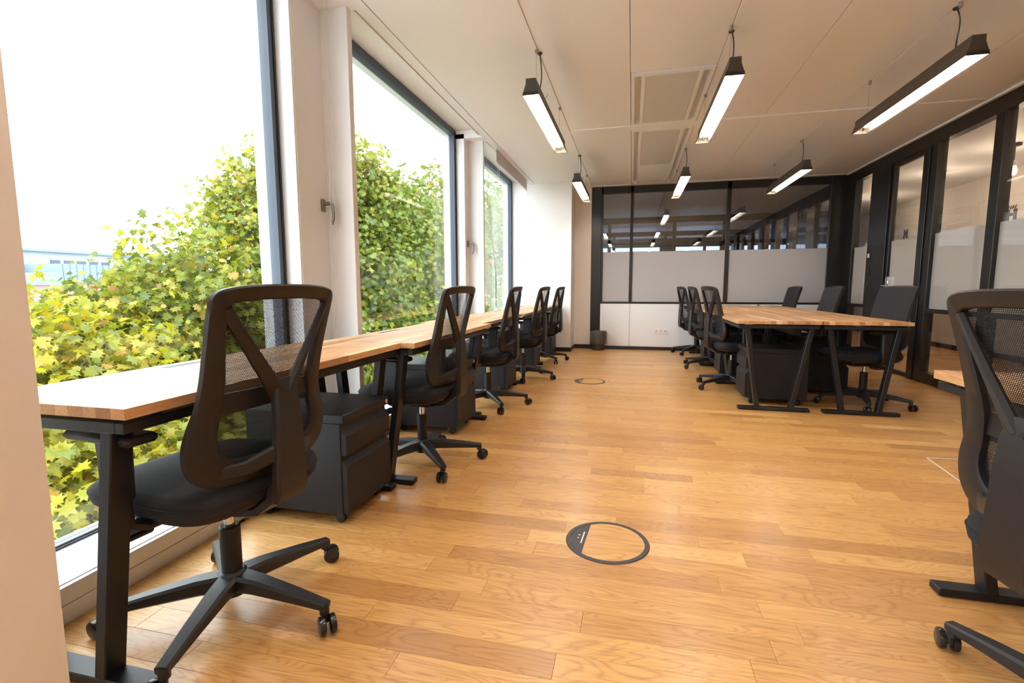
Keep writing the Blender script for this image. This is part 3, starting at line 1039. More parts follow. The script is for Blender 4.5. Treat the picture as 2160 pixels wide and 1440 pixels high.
# ------------------------------------------------------------------ office chairs (local: faces +Y, origin on floor under the column)
def interp(tab, z):
    if z <= tab[0][0]:
        return tab[0][1]
    for (a, va), (b, vb) in zip(tab, tab[1:]):
        if z <= b:
            u = (z - a) / (b - a)
            return va + (vb - va) * u
    return tab[-1][1]
BACKY = [(0.50, -0.215), (0.56, -0.225), (0.62, -0.228), (0.68, -0.228), (0.76, -0.238), (0.86, -0.262), (0.95, -0.287), (1.05, -0.318)]
def by(x, z):
    return interp(BACKY, z) + 0.55 * x * x
def crom(pts, n):
    out = []
    m = len(pts)
    for i in range(m):
        p0, p1, p2, p3 = (Vector(pts[(i + k - 1) % m]) for k in range(4))
        for j in range(n):
            t = j / n
            out.append(0.5 * ((2 * p1) + (-p0 + p2) * t + (2 * p0 - 5 * p1 + 4 * p2 - p3) * t * t + (-p0 + 3 * p1 - 3 * p2 + p3) * t ** 3))
    return out
OUT = [(0, 1.046), (0.10, 1.044), (0.175, 1.036), (0.212, 1.018), (0.216, 0.97), (0.213, 0.88), (0.2125, 0.80), (0.219, 0.735), (0.237, 0.68), (0.252, 0.625), (0.245, 0.565), (0.205, 0.518), (0.12, 0.500)]
INN = [(0, 1.005), (0.10, 1.003), (0.160, 0.997), (0.174, 0.982), (0.172, 0.95), (0.164, 0.87), (0.156, 0.80), (0.156, 0.735), (0.165, 0.68), (0.173, 0.64), (0.164, 0.602), (0.136, 0.577), (0.09, 0.568)]
def tall(p):
    return [(x, z + 0.011 * max(0.0, (z - 0.5) / 0.546)) for x, z in p]
OUT, INN = tall(OUT), tall(INN)
def sym(p):
    return p + [(0.0, p[-1][1] - 0.004)] + [(-x, z) for x, z in p[:0:-1]]
def make_chair(label, loc, rotz, phase, padded=False):
    t = thing('office_chair', label, 'chair', loc, rotz, 'black swivel office chairs')
    # --- base
    hub = MB().lathe([(0.030, 0.062), (0.040, 0.066), (0.048, 0.10), (0.044, 0.135), (0.034, 0.145)], 20)
    bs = hub.build('base', Mt['plastic2'], t, smooth='auto')
    bs.rotation_euler = (0, 0, R(phase) - rotz)
    bs.location = (0, -0.03, 0)
    for k in range(5):
        a = R(72 * k)
        d = Vector((math.cos(a), math.sin(a), 0))
        s = Vector((-d.y, d.x, 0))
        m = MB()
        m.bar([d * 0.02 + Vector((0, 0, 0.110)), d * 0.10 + Vector((0, 0, 0.108)), d * 0.24 + Vector((0, 0, 0.094)), d * 0.352 + Vector((0, 0, 0.080))],
              [0.070, 0.060, 0.046, 0.034], [0.055, 0.050, 0.036, 0.024], tuple(s), 0.18)
        m.tube([d * 0.342 + Vector((0, 0, 0.088)), d * 0.342 + Vector((0, 0, 0.055))], 0.015, 12)
        m.build('base_leg', Mt['plastic2'], bs, smooth='auto')
        # twin caster
        c = d * 0.346
        w = MB()
        ca = a + R(55 + 40 * math.sin(3.1 * k))
        ax = Vector((math.cos(ca), math.sin(ca), 0))
        fw = Vector((-ax.y, ax.x, 0))
        off = c - fw * 0.018
        for o in (-0.026, 0.005):
            rs = []
            for (r, h) in ((0.020, 0.0), (0.0275, 0.003), (0.0285, 0.011), (0.0275, 0.018), (0.020, 0.021)):
                rs.append([tuple(off + ax * (o + h) + fw * (r * math.cos(2 * math.pi * q / 18)) + Vector((0, 0, 0.0285 + r * math.sin(2 * math.pi * q / 18)))) for q in range(18)])
            w.rings(rs)
        w.tube([c + Vector((0, 0, 0.03)), c + Vector((0, 0, 0.064))], 0.010, 10)
        w.build('caster', Mt['gloss'], bs, smooth='auto')
    MB().lathe([(0.030, 0.14), (0.031, 0.29), (0.026, 0.295)], 20, (0, -0.03, 0)).build('gas_spring_sleeve', Mt['plastic'], t, smooth='auto')
    MB().lathe([(0.015, 0.28), (0.015, 0.40)], 16, (0, -0.03, 0)).build('gas_spring_rod', Mt['chrome'], t, smooth='auto')
    # --- mechanism
    m = MB()
    m.rbox((-0.085, -0.115, 0.355), (0.085, 0.13, 0.41), 0.012)
    m.bar([(0, -0.02, 0.375), (0, -0.12, 0.372), (0, -0.20, 0.385), (0, -0.25, 0.425), (0, -0.268, 0.475)], [0.12, 0.12, 0.11, 0.105, 0.10], [0.035, 0.03, 0.026, 0.024, 0.022], (1, 0, 0), 0.2)
    m.build('tilt_mechanism', Mt['plastic'], t, smooth='auto')
    for sx in (-1, 1):
        lv = MB()
        lv.tube([(sx * 0.08, 0.03, 0.385), (sx * 0.20, 0.04, 0.372)], 0.006, 8)
        lv.rbox((sx * 0.235 - 0.04, 0.015, 0.358), (sx * 0.235 + 0.04, 0.07, 0.376), 0.006)
        lv.build('lever', Mt['plastic'], t, smooth='auto')
    # --- seat
    def se(hw, y0, y1, z, n=44, p=4.6, droop=0.0, sad=0.0):
        out = []
        cy, hy = (y0 + y1) / 2, (y1 - y0) / 2
        for k in range(n):
            a = 2 * math.pi * k / n
            c, s = math.cos(a), math.sin(a)
            x = hw * math.copysign(abs(c) ** (2 / p), c)
            yy = cy + hy * math.copysign(abs(s) ** (2 / p), s)
            zz = z - droop * max(0, (yy - 0.10) / 0.17) ** 2 + sad * (x / 0.24) ** 2
            out.append((x, yy, zz))
        return out
    sp = MB().rings([se(0.215, -0.20, 0.225, 0.405), se(0.235, -0.215, 0.245, 0.412), se(0.238, -0.218, 0.25, 0.428)])
    sp.build('seat_pan', Mt['plastic'], t, smooth='auto')
    st = MB().rings([se(0.232, -0.215, 0.268, 0.420), se(0.248, -0.228, 0.285, 0.430, droop=0.004), se(0.253, -0.232, 0.292, 0.452, droop=0.006),
                     se(0.250, -0.230, 0.288, 0.476, droop=0.010), se(0.238, -0.220, 0.272, 0.490, droop=0.012), se(0.20, -0.19, 0.22, 0.496, droop=0.010, sad=0.002),
                     se(0.10, -0.10, 0.10, 0.496, p=2.5), se(0.02, -0.02, 0.02, 0.496, p=2)])
    st.build('seat', Mt['fabric'], t, smooth=True)
    pi = MB()
    pi.tube([p for p in se(0.2535, -0.2325, 0.2925, 0.460, n=48, droop=0.006)] + [se(0.2535, -0.2325, 0.2925, 0.460, n=48, droop=0.006)[0]], 0.0022, 5)
    pi.build('seam', Mt['fabric'], t, smooth=True)
    # --- back
    o_ = crom(sym(OUT), 4)
    i_ = crom(sym(INN), 4)
    th = 0.013
    rs = []
    for po, pn in zip(o_, i_):
        ring = []
        for (u, off) in ((0.0, -0.6), (0.0, 0.6), (0.12, 1.0), (0.88, 1.0), (1.0, 0.6), (1.0, -0.6), (0.88, -1.0), (0.12, -1.0)):
            q = po.lerp(pn, u)
            ring.append((q.x, by(q.x, q.y) + th * off, q.y))
        rs.append(ring)
    rs.append(rs[0])
    MB().rings(rs, False, False).build('back_frame', Mt['plastic'], t, smooth='auto')
    # net or padded cover: a grid inside the frame
    nu, nv = 14, 22
    vs, fs, uvs = [], [], []
    z0, z1 = (0.530, 1.022) if not padded else (0.515, 1.04)
    front = 0.011 if not padded else 0.020
    for j in range(nv + 1):
        z = z0 + (z1 - z0) * j / nv
        hw = 0.10
        # half width of the frame's centre line at this height
        best = 0
        for po, pn in zip(o_, i_):
            q = po.lerp(pn, 0.7 if not padded else 0.03)
            if abs(q.y - z) < 0.014 and q.x > best:
                best = q.x
        hw = max(best, 0.06)
        for i in range(nu + 1):
            x = hw * (2 * i / nu - 1)
            e = 1 - abs(2 * i / nu - 1) ** 4
            vs.append((x, by(x, z) + front + (0.016 * e if padded else 0.0), z))
            uvs.append((x, z))
    for j in range(nv):
        for i in range(nu):
            a = j * (nu + 1) + i
            fs.append((a, a + 1, a + nu + 2, a + nu + 1))
    if not padded:
        k = len(vs)
        vs = vs + [(x, y - 0.0035, z) for x, y, z in vs]
        uvs = uvs + [(u, w) for u, w in uvs]
        fs = fs + [tuple(q + k for q in f) for f in fs]
    g = MB().add(vs, fs)
    if padded:
        g2 = MB().add(vs, fs)
        k = len(vs)
        back = [(x, by(x, z) - 0.006, z) for (x, yv, z) in vs]
        g2.v.extend(back)
        g2.f.extend([tuple(q + k for q in f[::-1]) for f in fs])
        bd = [i for i in range(nu + 1)] + [(j + 1) * (nu + 1) - 1 for j in range(1, nv + 1)] + [nv * (nu + 1) + i for i in range(nu - 1, -1, -1)] + [j * (nu + 1) for j in range(nv - 1, 0, -1)]
        for q in range(len(bd)):
            a, b2 = bd[q], bd[(q + 1) % len(bd)]
            g2.f.append((a, b2, b2 + k, a + k))
        g2.build('back_pad', Mt['backfab'], t, smooth='auto')
    else:
        me = g.mesh('back_net', Mt['net'], True)
        uvl = me.uv_layers.new(name='UVMap')
        for lp in me.loops:
            uvl.data[lp.index].uv = uvs[lp.vertex_index]
        o = bpy.data.objects.new('back_net', me)
        C.objects.link(o)
        o.parent = t
    # lumbar bar in front of the net's lower half
    lb = MB()
    pts = [(x / 10 * 0.19, by(x / 10 * 0.19, 0.735) + (0.004 if not padded else -0.004), 0.735) for x in range(-10, 11)]
    lb.bar(pts, [0.055] * 21, [0.006] * 21, (0, 0, 1), 0.2)
    lb.build('lumbar_support', Mt['plastic'], t, smooth='auto')
    # Y-shaped carrier
    sp = MB()
    for sx in (-1, 1):
        P = []
        for u in (0, 0.25, 0.5, 0.75, 1.0):
            x = sx * (0.180 + (0.020 - 0.180) * u)
            z = 0.992 + (0.745 - 0.992) * u
            P.append((x, by(x, z) - 0.004 - 0.040 * u, z))
        sp.bar(P, [0.036, 0.034, 0.036, 0.042, 0.050], [0.018, 0.020, 0.022, 0.024, 0.026], (0.55, 0, 0.8 * sx), 0.25)
    P = [(0, by(0, 0.775) - 0.036, 0.785), (0, by(0, 0.74) - 0.050, 0.745), (0, by(0, 0.65) - 0.062, 0.65), (0, by(0, 0.55) - 0.066, 0.55), (0, -0.288, 0.455), (0, -0.275, 0.425)]
    sp.bar(P, [0.052, 0.088, 0.100, 0.112, 0.122, 0.112], [0.024, 0.028, 0.030, 0.032, 0.034, 0.026], (1, 0, 0), 0.25)
    for sx in (-1, 1):
        sp.bar([(sx * 0.04, by(0, 0.60) - 0.060, 0.575), (sx * 0.11, by(0.11, 0.55) - 0.03, 0.548), (sx * 0.17, by(0.17, 0.54) - 0.002, 0.545)], [0.05, 0.042, 0.036], [0.024, 0.022, 0.016], (0, 0, 1), 0.25)
    sp.build('back_carrier', Mt['plastic'], t, smooth='auto')
    # --- armrests
    for sx in (-1, 1):
        ar = MB()
        ar.bar([(sx * 0.12, 0.00, 0.400), (sx * 0.24, 0.00, 0.402), (sx * 0.283, 0.00, 0.425), (sx * 0.290, 0.00, 0.48), (sx * 0.290, 0.0, 0.56)], [0.07, 0.07, 0.07, 0.075, 0.085], [0.02, 0.02, 0.024, 0.026, 0.026], (0, 1, 0), 0.25)
        ar.build('arm_post', Mt['plastic'], t, smooth='auto')
        ar = MB()
        ar.bar([(sx * 0.290, 0.0, 0.50), (sx * 0.290, 0.0, 0.655)], [0.092, 0.105], [0.036, 0.038], (0, 1, 0), 0.25)
        ar.build('arm_sleeve', Mt['plastic2'], t, smooth='auto')
        MB().rbox((sx * 0.290 - 0.042, -0.115, 0.655), (sx * 0.290 + 0.042, 0.135, 0.680), 0.009).build('arm_pad', Mt['plastic'], t, smooth='auto')
    return t
ch = make_chair('largest mesh back chair, at the nearest window desk', (-1.265, 1.245, 0), R(84), 70)
CH = [('second mesh back chair along the windows, beside the dark pedestal', -1.235, 2.67, 87, 24),
      ('third mesh back chair along the windows', -1.26, 4.15, 92, 17),
      ('fourth mesh back chair along the windows', -1.24, 5.52, 86, 67),
      ('farthest mesh back chair along the windows, by the white column', -1.25, 6.88, 86, 24),
      ('nearest mesh back chair on the left side of the double table', 1.05, 5.45, -79, 69),
      ('middle mesh back chair on the left side of the double table', 1.045, 6.80, -84, 69),
      ('farthest mesh back chair on the left side of the double table', 1.03, 8.15, -80, 15),
      ('big mesh back chair cut off by the right picture edge', 1.07, 1.25, -80, 40)]
def place_chair(src, lab, x, y, rz, ph):
    r = dup(src, (x, y, 0), R(rz), lab)
    for c in r.children:
        if c.name.split('.')[0] == 'base':
            c.rotation_euler = (0, 0, R(ph - rz))
    return r
for lab, x, y, rz, ph in CH:
    big = place_chair(ch, lab, x, y, rz, ph)
big.scale = (1, 1, 0.985)
cp = make_chair('nearest padded back chair, behind the right table corner', (1.99, 4.91, 0), R(103), 40, padded=True)
place_chair(cp, 'middle padded back chair behind the double table', 1.99, 6.39, 94, 10)
place_chair(cp, 'farthest padded back chair, at the far end of the double table', 1.99, 7.80, 95, 50)

# ------------------------------------------------------------------ small things
def floor_box(label, loc, rz):
    t = thing('floor_box', label, 'floor outlet', loc, rz, 'round floor boxes')
    n = 48
    ro, ri = 0.170, 0.151
    vs, fs = [], []
    for k in range(n):
        a = 2 * math.pi * k / n
        c, s = math.cos(a), math.sin(a)
        vs += [(ro * c, ro * s, 0.0002), (ro * c * 0.985, ro * s * 0.985, 0.004), (ri * c, ri * s, 0.004), (ri * c, ri * s, 0.0002)]
    for k in range(n):
        k2 = (k + 1) % n
        for q in range(3):
            fs.append((k * 4 + q, k2 * 4 + q, k2 * 4 + q + 1, k * 4 + q + 1))
    MB().add(vs, fs).build('ring', Mt['ring'], t, smooth='auto')
    def seg(x0, x1, z):
        r = ri - 0.0015
        poly = []
        a0 = math.acos(max(-1, min(1, x1 / r)))
        if x0 <= -r:
            a1 = math.pi * 2 - a0
            for i in range(25):
                a = a0 + (a1 - a0) * i / 24
                poly.append((r * math.cos(a), r * math.sin(a)))
        else:
            b0 = math.acos(x0 / r)
            for i in range(41):
                a = -b0 + 2 * b0 * i / 40
                poly.append((r * math.cos(a), r * math.sin(a)))
        return poly
    MB().prism(seg(-1, -0.088, 0), 0.0004, 0.0036).build('cable_lid', Mt['ring'], t)
    MB().prism(seg(-0.086, 1, 0), 0.0002, 0.0030).build('oak_inlay', Mt['plank'], t)
    MB().box((-0.104, -0.048, 0.0036), (-0.099, 0.048, 0.0041)).build('lid_mark', Mt['socket'], t)
    m = MB()
    m.box((-0.122, -0.012, 0.0036), (-0.116, -0.004, 0.0040))
    m.box((-0.122, 0.012, 0.0036), (-0.114, 0.020, 0.0040))
    m.build('lid_symbol', Mt['hole'], t)
    return t
fb = floor_box('large round black ringed floor box in the foreground', (-0.075, 1.965, 0), R(-4))
dup(fb, (-0.435, 5.47, 0), R(-4), 'small distant round floor box in the aisle')

# triple socket on the far white panel
t = thing('wall_socket', 'white triple power socket on the far white panel', 'socket', (0.485, YF - 0.011, 0.315))
MB().rbox((-0.115, 0.0, -0.04), (0.115, 0.011, 0.04), 0.004).build('plate', Mt['socket'], t)
for k in (-1, 0, 1):
    c = (k * 0.072, 0, 0)
    d = MB().lathe([(0.024, -0.001), (0.024, 0.0025), (0.021, 0.0025)], 18, c, 'y').build('outlet', Mt['hole'], t)
    pm = MB()
    for s in (-0.008, 0.008):
        pm.lathe([(0.0028, -0.0016), (0.0028, 0.0)], 8, (c[0] + s, 0, 0), 'y')
    pm.build('pin_hole', Mt['dark'], d)

# bin with liner
t = thing('waste_bin', 'small black bin with a crumpled liner in the corner', 'bin', (-0.53, 8.33, 0))
MB().lathe([(0.100, 0.0), (0.104, 0.004), (0.128, 0.29), (0.122, 0.29), (0.100, 0.012)], 28).build('bucket', Mt['dark'], t, smooth='auto')
bg_ = MB()
rgb = random.Random(5)
rs = []
for i, (r, z) in enumerate(((0.122, 0.20), (0.126, 0.11), (0.134, 0.115), (0.138, 0.16), (0.140, 0.22), (0.140, 0.28), (0.136, 0.312), (0.128, 0.316), (0.115, 0.29), (0.10, 0.20), (0.09, 0.1))):
    rs.append([((r + rgb.uniform(-0.005, 0.006)) * math.cos(2 * math.pi * k / 40), (r + rgb.uniform(-0.005, 0.006)) * math.sin(2 * math.pi * k / 40), z + rgb.uniform(-0.006, 0.006)) for k in range(40)])
bg_.rings(rs[1:], False, True)
bg_.build('liner', Mt['bag'], t, smooth='auto')

# switches on the dark panel
def switch(name, lab, y, z, mat, cat, grp=None):
    t = thing(name, lab, cat, (XR - 0.009, y, z), 0, grp)
    MB().rbox((-0.010, -0.040, -0.040), (0.001, 0.040, 0.040), 0.003).build('plate', Mt['dark'], t)
    MB().rbox((-0.014, -0.027, -0.027), (-0.009, 0.027, 0.027), 0.002).build('rocker', Mt[mat], t)
switch('room_control', 'pale control switch on the dark panel, topmost of three', 7.63, 1.46, 'socket', 'switch')
switch('light_switch', 'black light switch in the middle of the dark panel', 7.63, 1.24, 'dark', 'switch')
switch('light_switch', 'lowest black light switch on the dark panel', 7.63, 1.10, 'dark', 'switch')

# markers left on the rear desk
for lab, x, y, rz, cap, body in (('blue capped marker lying on the far end of the table', 1.80, 8.02, 20, 'blue', 'socket'),
                                 ('white marker lying beside the blue capped one', 1.90, 7.97, 75, 'hole', 'socket')):
    t = thing('marker_pen', lab, 'pen', (x, y, DTOP + 0.009), R(rz), 'markers on the table')
    MB().lathe([(0.006, -0.055), (0.0088, -0.05), (0.0088, 0.03)], 12, (0, 0, 0), 'x').build('barrel', Mt[body], t, smooth='auto')
    MB().lathe([(0.0092, 0.03), (0.0092, 0.062), (0.007, 0.066)], 12, (0, 0, 0), 'x').build('cap', Mt[cap], t, smooth='auto')

# roller blind at the third window, bead chains
rbl = t = thing('roller_blind', 'grey roller blind, slightly lowered at the farthest window, with thin cords and a steel rod', 'blind', (0, 0, 0))
MB().box((-1.624, 5.90, 2.555), (-1.621, 7.66, CZ + 0.05)).build('cloth', Mt['blind'], t)
MB().rbox((-1.630, 5.90, 2.535), (-1.615, 7.66, 2.558), 0.003).build('bottom_bar', Mt['socket'], t)
def beads(mb, pts, r=0.0022, pitch=0.0075):
    pts = [Vector(p) for p in pts]
    acc = 0.0
    for a, b in zip(pts, pts[1:]):
        L = (b - a).length
        s = acc
        while s < L:
            c = a.lerp(b, s / L)
            mb.add([c + Vector((r, 0, 0)), c + Vector((-r, 0, 0)), c + Vector((0, r, 0)), c + Vector((0, -r, 0)), c + Vector((0, 0, r)), c + Vector((0, 0, -r))],
                   [(0, 2, 4), (2, 1, 4), (1, 3, 4), (3, 0, 4), (2, 0, 5), (1, 2, 5), (3, 1, 5), (0, 3, 5)])
            s += pitch
        acc = s - L
def loop(yc, w, zb, zt, x):
    pts = [(x, yc - w, zt)]
    for i in range(13):
        a = math.pi + math.pi * i / 12
        pts.append((x, yc + w * math.cos(a), zb + w + w * math.sin(a)))
    pts.append((x, yc + w, zt))
    return pts
t = thing('blind_chain', 'long pale bead chain loop hanging beside the first window handle', 'blind chain', (0, 0, 0))
b = MB()
beads(b, loop(2.66, 0.022, 0.80, CZ, -1.745), 0.0028, 0.0065)
o = b.build('bead_loop', Mt['beads'], t)
o['kind'] = 'stuff'
MB().tube(loop(2.66, 0.022, 0.80, CZ, -1.745), 0.0009, 5).build('cord', Mt['wire'], t)
def cord_set(lab, strands, weight):
    t = rbl
    for s in strands:
        MB().tube(s, 0.0016, 6).build('cord', Mt['wire'], t)
    if weight:
        MB().tube([weight, (weight[0], weight[1], weight[2] - 0.40)], 0.005, 8).build('weight_rod', Mt['satin'], t)
KN = (-1.60, 5.76, 1.22)
cord_set('',
         [[(-1.635, 5.36, CZ), (-1.62, 5.60, 1.75), KN], [(-1.61, 5.37, CZ), (-1.60, 5.60, 1.75), KN],
          [(-1.61, 5.90, 2.60), (-1.60, 5.85, 1.75), KN], [(-1.60, 5.94, 2.62), (-1.59, 5.88, 1.75), KN]], KN)

# exit sign and corridor letters
t = thing('exit_sign', 'small green running arrow exit sign beyond the far glass', 'sign', (3.72, 12.0, 2.2), R(0))
MB().rbox((-0.085, -0.012, -0.08), (0.085, 0.012, 0.08), 0.003).build('panel', Mt['green'], t)
ar = MB()
ar.rings([[(x, -0.013, z) for x, z in ((-0.03, -0.035), (0.035, 0.0), (-0.03, 0.035))], [(x, -0.0145, z) for x, z in ((-0.03, -0.035), (0.035, 0.0), (-0.03, 0.035))]])
ar.build('arrow', Mt['exitw'], t)
MB().tube([(0, 0, 0.08), (0, 0, 0.5)], 0.006, 8).build('hanger', Mt['dark'], t)

def letters(name, lab, y, z, polys):
    t = thing(name, lab, 'sign', (5.192, y, z))
    for poly in polys:      # poly in (s, z): s runs toward the camera-right (decreasing y)
        MB().rings([[(0.006, -a, b) for a, b in poly], [(0.0, -a, b) for a, b in poly]]).build('stroke', Mt['sign'], t)
def rect(a, b, c, d):
    return [(a, b), (c, b), (c, d), (a, d)]
letters('letter_sign', 'dark letter H with leaf ornaments on the corridor wall', 8.56, 2.07,
        [rect(-0.10, -0.09, -0.05, 0.06), rect(0.03, -0.09, 0.09, 0.06), rect(-0.05, -0.03, 0.03, 0.01)] +
        [[(-0.10 + 0.045 * k, 0.065), (-0.085 + 0.045 * k, 0.10 - 0.012 * (k % 2)), (-0.06 + 0.045 * k, 0.115), (-0.075 + 0.045 * k, 0.075)] for k in range(4)])
letters('letter_sign', 'small dark letter M farther along the corridor wall', 11.35, 2.07,
        [rect(-0.07, -0.09, -0.035, 0.09), rect(0.035, -0.09, 0.07, 0.09), [(-0.035, 0.09), (-0.035, 0.02), (0.0, -0.05), (0.012, 0.0)], [(0.035, 0.09), (0.035, 0.02), (0.0, -0.05), (-0.012, 0.0)]])

# ------------------------------------------------------------------ outside: plane trees, roofs, street
gr = MB().box((-140, -80, -11.2), (-2.3, 140, -11.0)).build('ground', Mt['ground'])
gr['kind'] = 'structure'; gr['label'] = 'street far below the windows'; gr['category'] = 'ground'

LEAF = [(0, -0.42), (0.05, -0.12), (0.30, -0.28), (0.28, -0.06), (0.50, 0.06), (0.30, 0.16), (0.36, 0.36), (0.15, 0.30), (0, 0.58),
        (-0.15, 0.30), (-0.36, 0.36), (-0.30, 0.16), (-0.50, 0.06), (-0.28, -0.06), (-0.30, -0.28), (-0.05, -0.12)]
LF = [(1, 2, 3), (3, 4, 5), (5, 6, 7), (7, 8, 9), (9, 10, 11), (11, 12, 13), (13, 14, 15), (1, 3, 5, 7, 9, 11, 13, 15), (0, 1, 15)]
def leaf_verts(fold, curl):
    return [(x, y, fold * abs(x) - curl * (y * y)) for x, y in LEAF]
LV = [leaf_verts(0.25, 0.2), leaf_verts(0.05, 0.5), leaf_verts(-0.2, 0.35)]
def rotm(n, spin):
    n = n.normalized()
    up = Vector((0, 0, 1)) if abs(n.z) < 0.95 else Vector((1, 0, 0))
    a = up.cross(n).normalized()
    b = n.cross(a)
    m = Matrix((a, b, n)).transposed()
    return m @ Matrix.Rotation(spin, 3, 'Z')
CAMP = Vector((0, 0, CAMZ))
def in_view(p):
    q = proj(p)
    return q is not None and 0 < q[0] < 1130 and 150 < q[1] < 1440
def make_tree(label, base, blobs, stops, nleaf, nobj, size, seed, tone):
    rg = random.Random(seed)
    t = thing('plane_tree', label, 'tree', base, 0, 'plane trees outside')
    base = Vector(base)
    mo = leaf_mat('leaf_' + tone, 'object', stops)
    ms = leaf_mat('leaves_' + tone, 'island', stops)
    tr = MB()
    top = Vector(blobs[0][0])
    cen = sum((Vector(b[0]) for b in blobs), Vector()) / len(blobs)
    fork = Vector((base.x, base.y, cen.z - 2.5)) - base
    tr.tube([(0, 0, 0), fork * 0.5 + Vector((0.1, 0.05, 0)), fork], [0.26, 0.20, 0.15], 10)
    tr.build('trunk', Mt['bark'], t, smooth='auto')
    for c, rad in blobs:
        e = Vector(c) - base
        mid = fork.lerp(e, 0.5) + Vector((rg.uniform(-0.3, 0.3), rg.uniform(-0.3, 0.3), 0.25))
        br = MB()
        br.tube([fork, fork.lerp(mid, 0.6), mid, mid.lerp(e, 0.6), e], [0.09, 0.065, 0.045, 0.032, 0.02], 7)
        for q in range(7):
            d = Vector((rg.gauss(0, 1), rg.gauss(0, 1), abs(rg.gauss(0, 0.8)))).normalized()
            s = e - d * rad * 0.15
            k2 = s + d * rad * 0.5 + Vector((rg.uniform(-.15, .15), rg.uniform(-.15, .15), rg.uniform(-.1, .15)))
            br.tube([s, k2, s + d * rad * 0.98], [0.020, 0.012, 0.005], 5)
        br.build('branch', Mt['bark'], t, smooth='auto')
    leaves = []
    vol = [r ** 2 for _, r in blobs]
    tot = sum(vol)
    for (c, rad), v in zip(blobs, vol):
        c = Vector(c)
        # sprays: small bunches of leaves around shell points
        nsp = int(nleaf * v / tot / 9)
        for q in range(nsp):
            d = Vector((rg.gauss(0, 1), rg.gauss(0, 1), rg.gauss(0, 1))).normalized()
            rr = rad * (1 - 0.62 * rg.random() ** 1.7) * (0.90 + 0.20 * rg.random())
            sc_ = c + Vector((d.x, d.y, d.z * 0.95)) * rr
            for _ in range(9):
                p = sc_ + Vector((rg.gauss(0, 0.15), rg.gauss(0, 0.15), rg.gauss(0, 0.12)))
                nrm = d * 0.55 + Vector((rg.gauss(0, 0.7), rg.gauss(0, 0.7), 0.5 + rg.gauss(0, 0.55)))
                leaves.append((p, nrm, rg.uniform(0, 6.28), size * rg.uniform(0.6, 1.2), rg.randrange(3)))
    def key(l):
        p = l[0]
        s = l[3] / (p - CAMP).length
        return s if in_view(p) else 0
    leaves.sort(key=key, reverse=True)
    metas = []
    for v in LV:
        me = bpy.data.meshes.new('leaf')
        me.from_pydata(v, [], LF)
        me.materials.append(mo)
        metas.append(me)
    for p, nrm, spin, s, kind in leaves[:nobj]:
        o = bpy.data.objects.new('leaf', metas[kind])
        C.objects.link(o)
        o.parent = t
        o.matrix_local = Matrix.Translation(p - base) @ (rotm(nrm, spin) * s).to_4x4()
    vs, fs = [], []
    for p, nrm, spin, s, kind in leaves[nobj:]:
        m = rotm(nrm, spin) * s
        o_ = len(vs)
        q = p - base
        vs.extend([tuple(m @ Vector(w) + q) for w in LV[kind]])
        fs.extend([tuple(i + o_ for i in f) for f in LF])
    me = bpy.data.meshes.new('foliage')
    me.from_pydata(vs, [], fs)
    me.materials.append(ms)
    o = bpy.data.objects.new('foliage', me)
    C.objects.link(o)
    o.parent = t
    o['kind'] = 'stuff'
    return t
make_tree('low yellow leaved plane tree filling the lower part of the nearest window', (-6.6, 3.6, -11.0),
          [((-6.0, 3.6, -0.35), 1.35), ((-5.2, 2.6, -1.3), 1.5), ((-6.6, 4.9, -0.6), 1.5), ((-5.0, 4.3, -1.9), 1.4), ((-4.6, 2.0, -3.0), 1.6), ((-4.8, 3.6, -3.4), 1.6), ((-7.6, 3.6, -0.4), 1.5), ((-6.2, 5.6, -2.2), 1.6)],
          LA, 40000, 300, 0.15, 3, 'yellow')
make_tree('taller yellow green plane tree rising at the right of the nearest window', (-7.2, 7.8, -11.0),
          [((-7.2, 8.6, 1.4), 1.6), ((-7.0, 6.6, 0.7), 1.35), ((-7.2, 5.6, 0.3), 1.1), ((-7.3, 8.9, 2.7), 1.15), ((-6.8, 7.2, -0.8), 1.7), ((-6.2, 8.4, -0.6), 1.5), ((-7.2, 10.2, 2.6), 1.4), ((-6.2, 6.6, -2.4), 1.7),
           ((-7.3, 9.7, 3.5), 0.9), ((-6.5, 10.9, 3.6), 0.95)],
          LB, 42000, 300, 0.15, 4, 'yellowgreen')
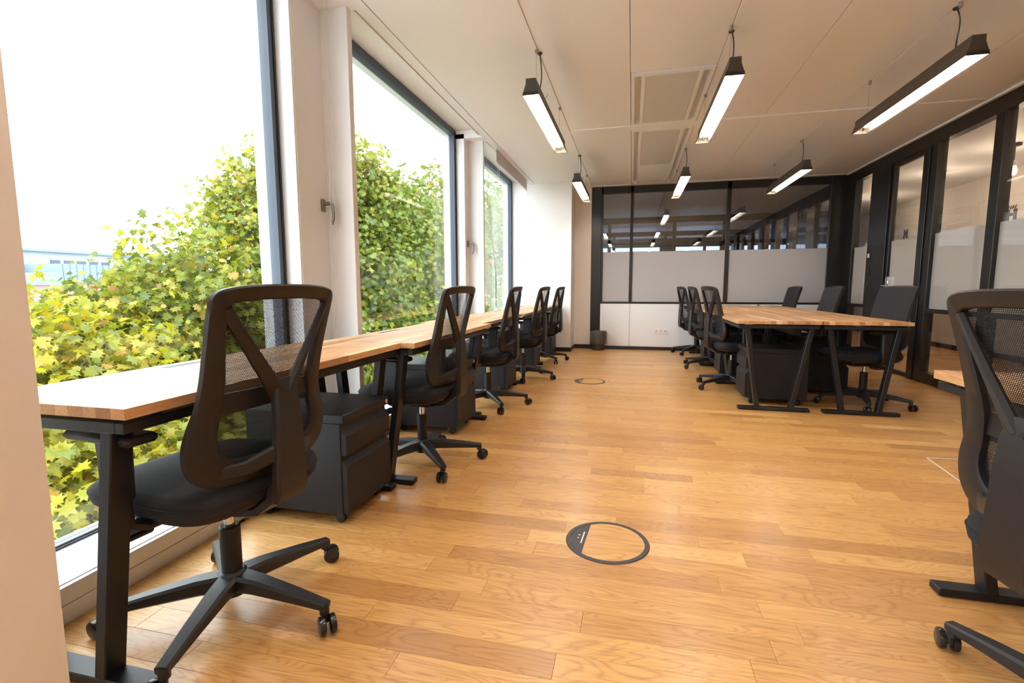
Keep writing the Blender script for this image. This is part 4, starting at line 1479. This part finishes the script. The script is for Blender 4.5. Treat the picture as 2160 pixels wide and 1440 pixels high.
make_tree('green plane tree behind the middle window', (-7.0, 11.8, -11.0),
          [((-6.2, 10.4, 1.2), 1.5), ((-6.4, 12.4, 2.0), 1.7), ((-5.6, 9.6, -0.8), 1.6), ((-5.8, 11.4, -0.6), 1.8), ((-6.2, 13.6, 0.6), 1.8), ((-6.6, 11.2, 3.0), 1.2), ((-6.6, 13.3, 3.0), 1.3), ((-5.2, 9.0, -2.4), 1.5), ((-5.6, 13.0, -1.6), 1.8)],
          LC, 38000, 300, 0.155, 5, 'green')
make_tree('farther green plane tree at the right of the middle window', (-7.0, 17.2, -11.0),
          [((-6.4, 15.6, 2.2), 1.9), ((-6.2, 17.0, 3.6), 1.9), ((-6.4, 19.0, 3.2), 2.2), ((-6.0, 16.0, 0.0), 2.1), ((-6.2, 18.8, 0.4), 2.4), ((-6.4, 21.5, 2.8), 2.4)],
          LC, 18000, 100, 0.22, 6, 'deepgreen')

t = thing('far_building', 'pale flat roofed building far beyond the trees', 'building', (-60, 37, -11))
MB().box((-8, -3, 0), (0, 22, 15.9)).build('upper_storey', Mt['facade'], t)
MB().box((-8.3, -3.3, 15.9), (0.4, 22, 16.15)).build('roof_edge', Mt['roof'], t)
MB().box((0, -3, 0), (3, 22, 14.4)).build('lower_block', Mt['facade'], t)
for k in range(5):
    MB().box((0.0, 2.6 + k * 1.3, 14.55), (0.06, 3.5 + k * 1.3, 15.1)).build('window', Mt['gasket'], t)
MB().tube([(-2, 8.0, 16.1), (-2, 8.0, 20.0)], 0.05, 6).build('antenna', Mt['wire'], t)
t = thing('zinc_roof_building', 'building with ribbed blue grey zinc roof above the yellow leaves', 'building', (-52, 34, -11))
MB().box((-6, -2, 0), (-0.3, 16, 12.6)).build('brick_wall', Mt['brickr'], t)
zr = MB()
zr.rings([[(-6, y, z) for y, z in ((1.2, 12.6), (9.5, 12.6), (9.5, 14.4), (1.2, 14.4))], [(0, y, z) for y, z in ((1.2, 12.6), (9.5, 12.6), (9.5, 14.4), (1.2, 14.4))]])
zr.build('roof', Mt['roof'], t)
pts = [(1.2 - 4.0 * (i / 10), 12.4 + 1.2 * math.cos(i / 10 * math.pi / 2)) for i in range(11)]
ring = pts + [(1.2, 12.4)]
MB().rings([[(-6, y, z) for y, z in ring], [(0.1, y, z) for y, z in ring]]).build('barrel_roof', Mt['roof'], t)
for k in range(14):
    MB().box((0.0, 1.3 + k * 0.6, 12.6), (0.07, 1.36 + k * 0.6, 14.4)).build('rib', Mt['roof'], t)
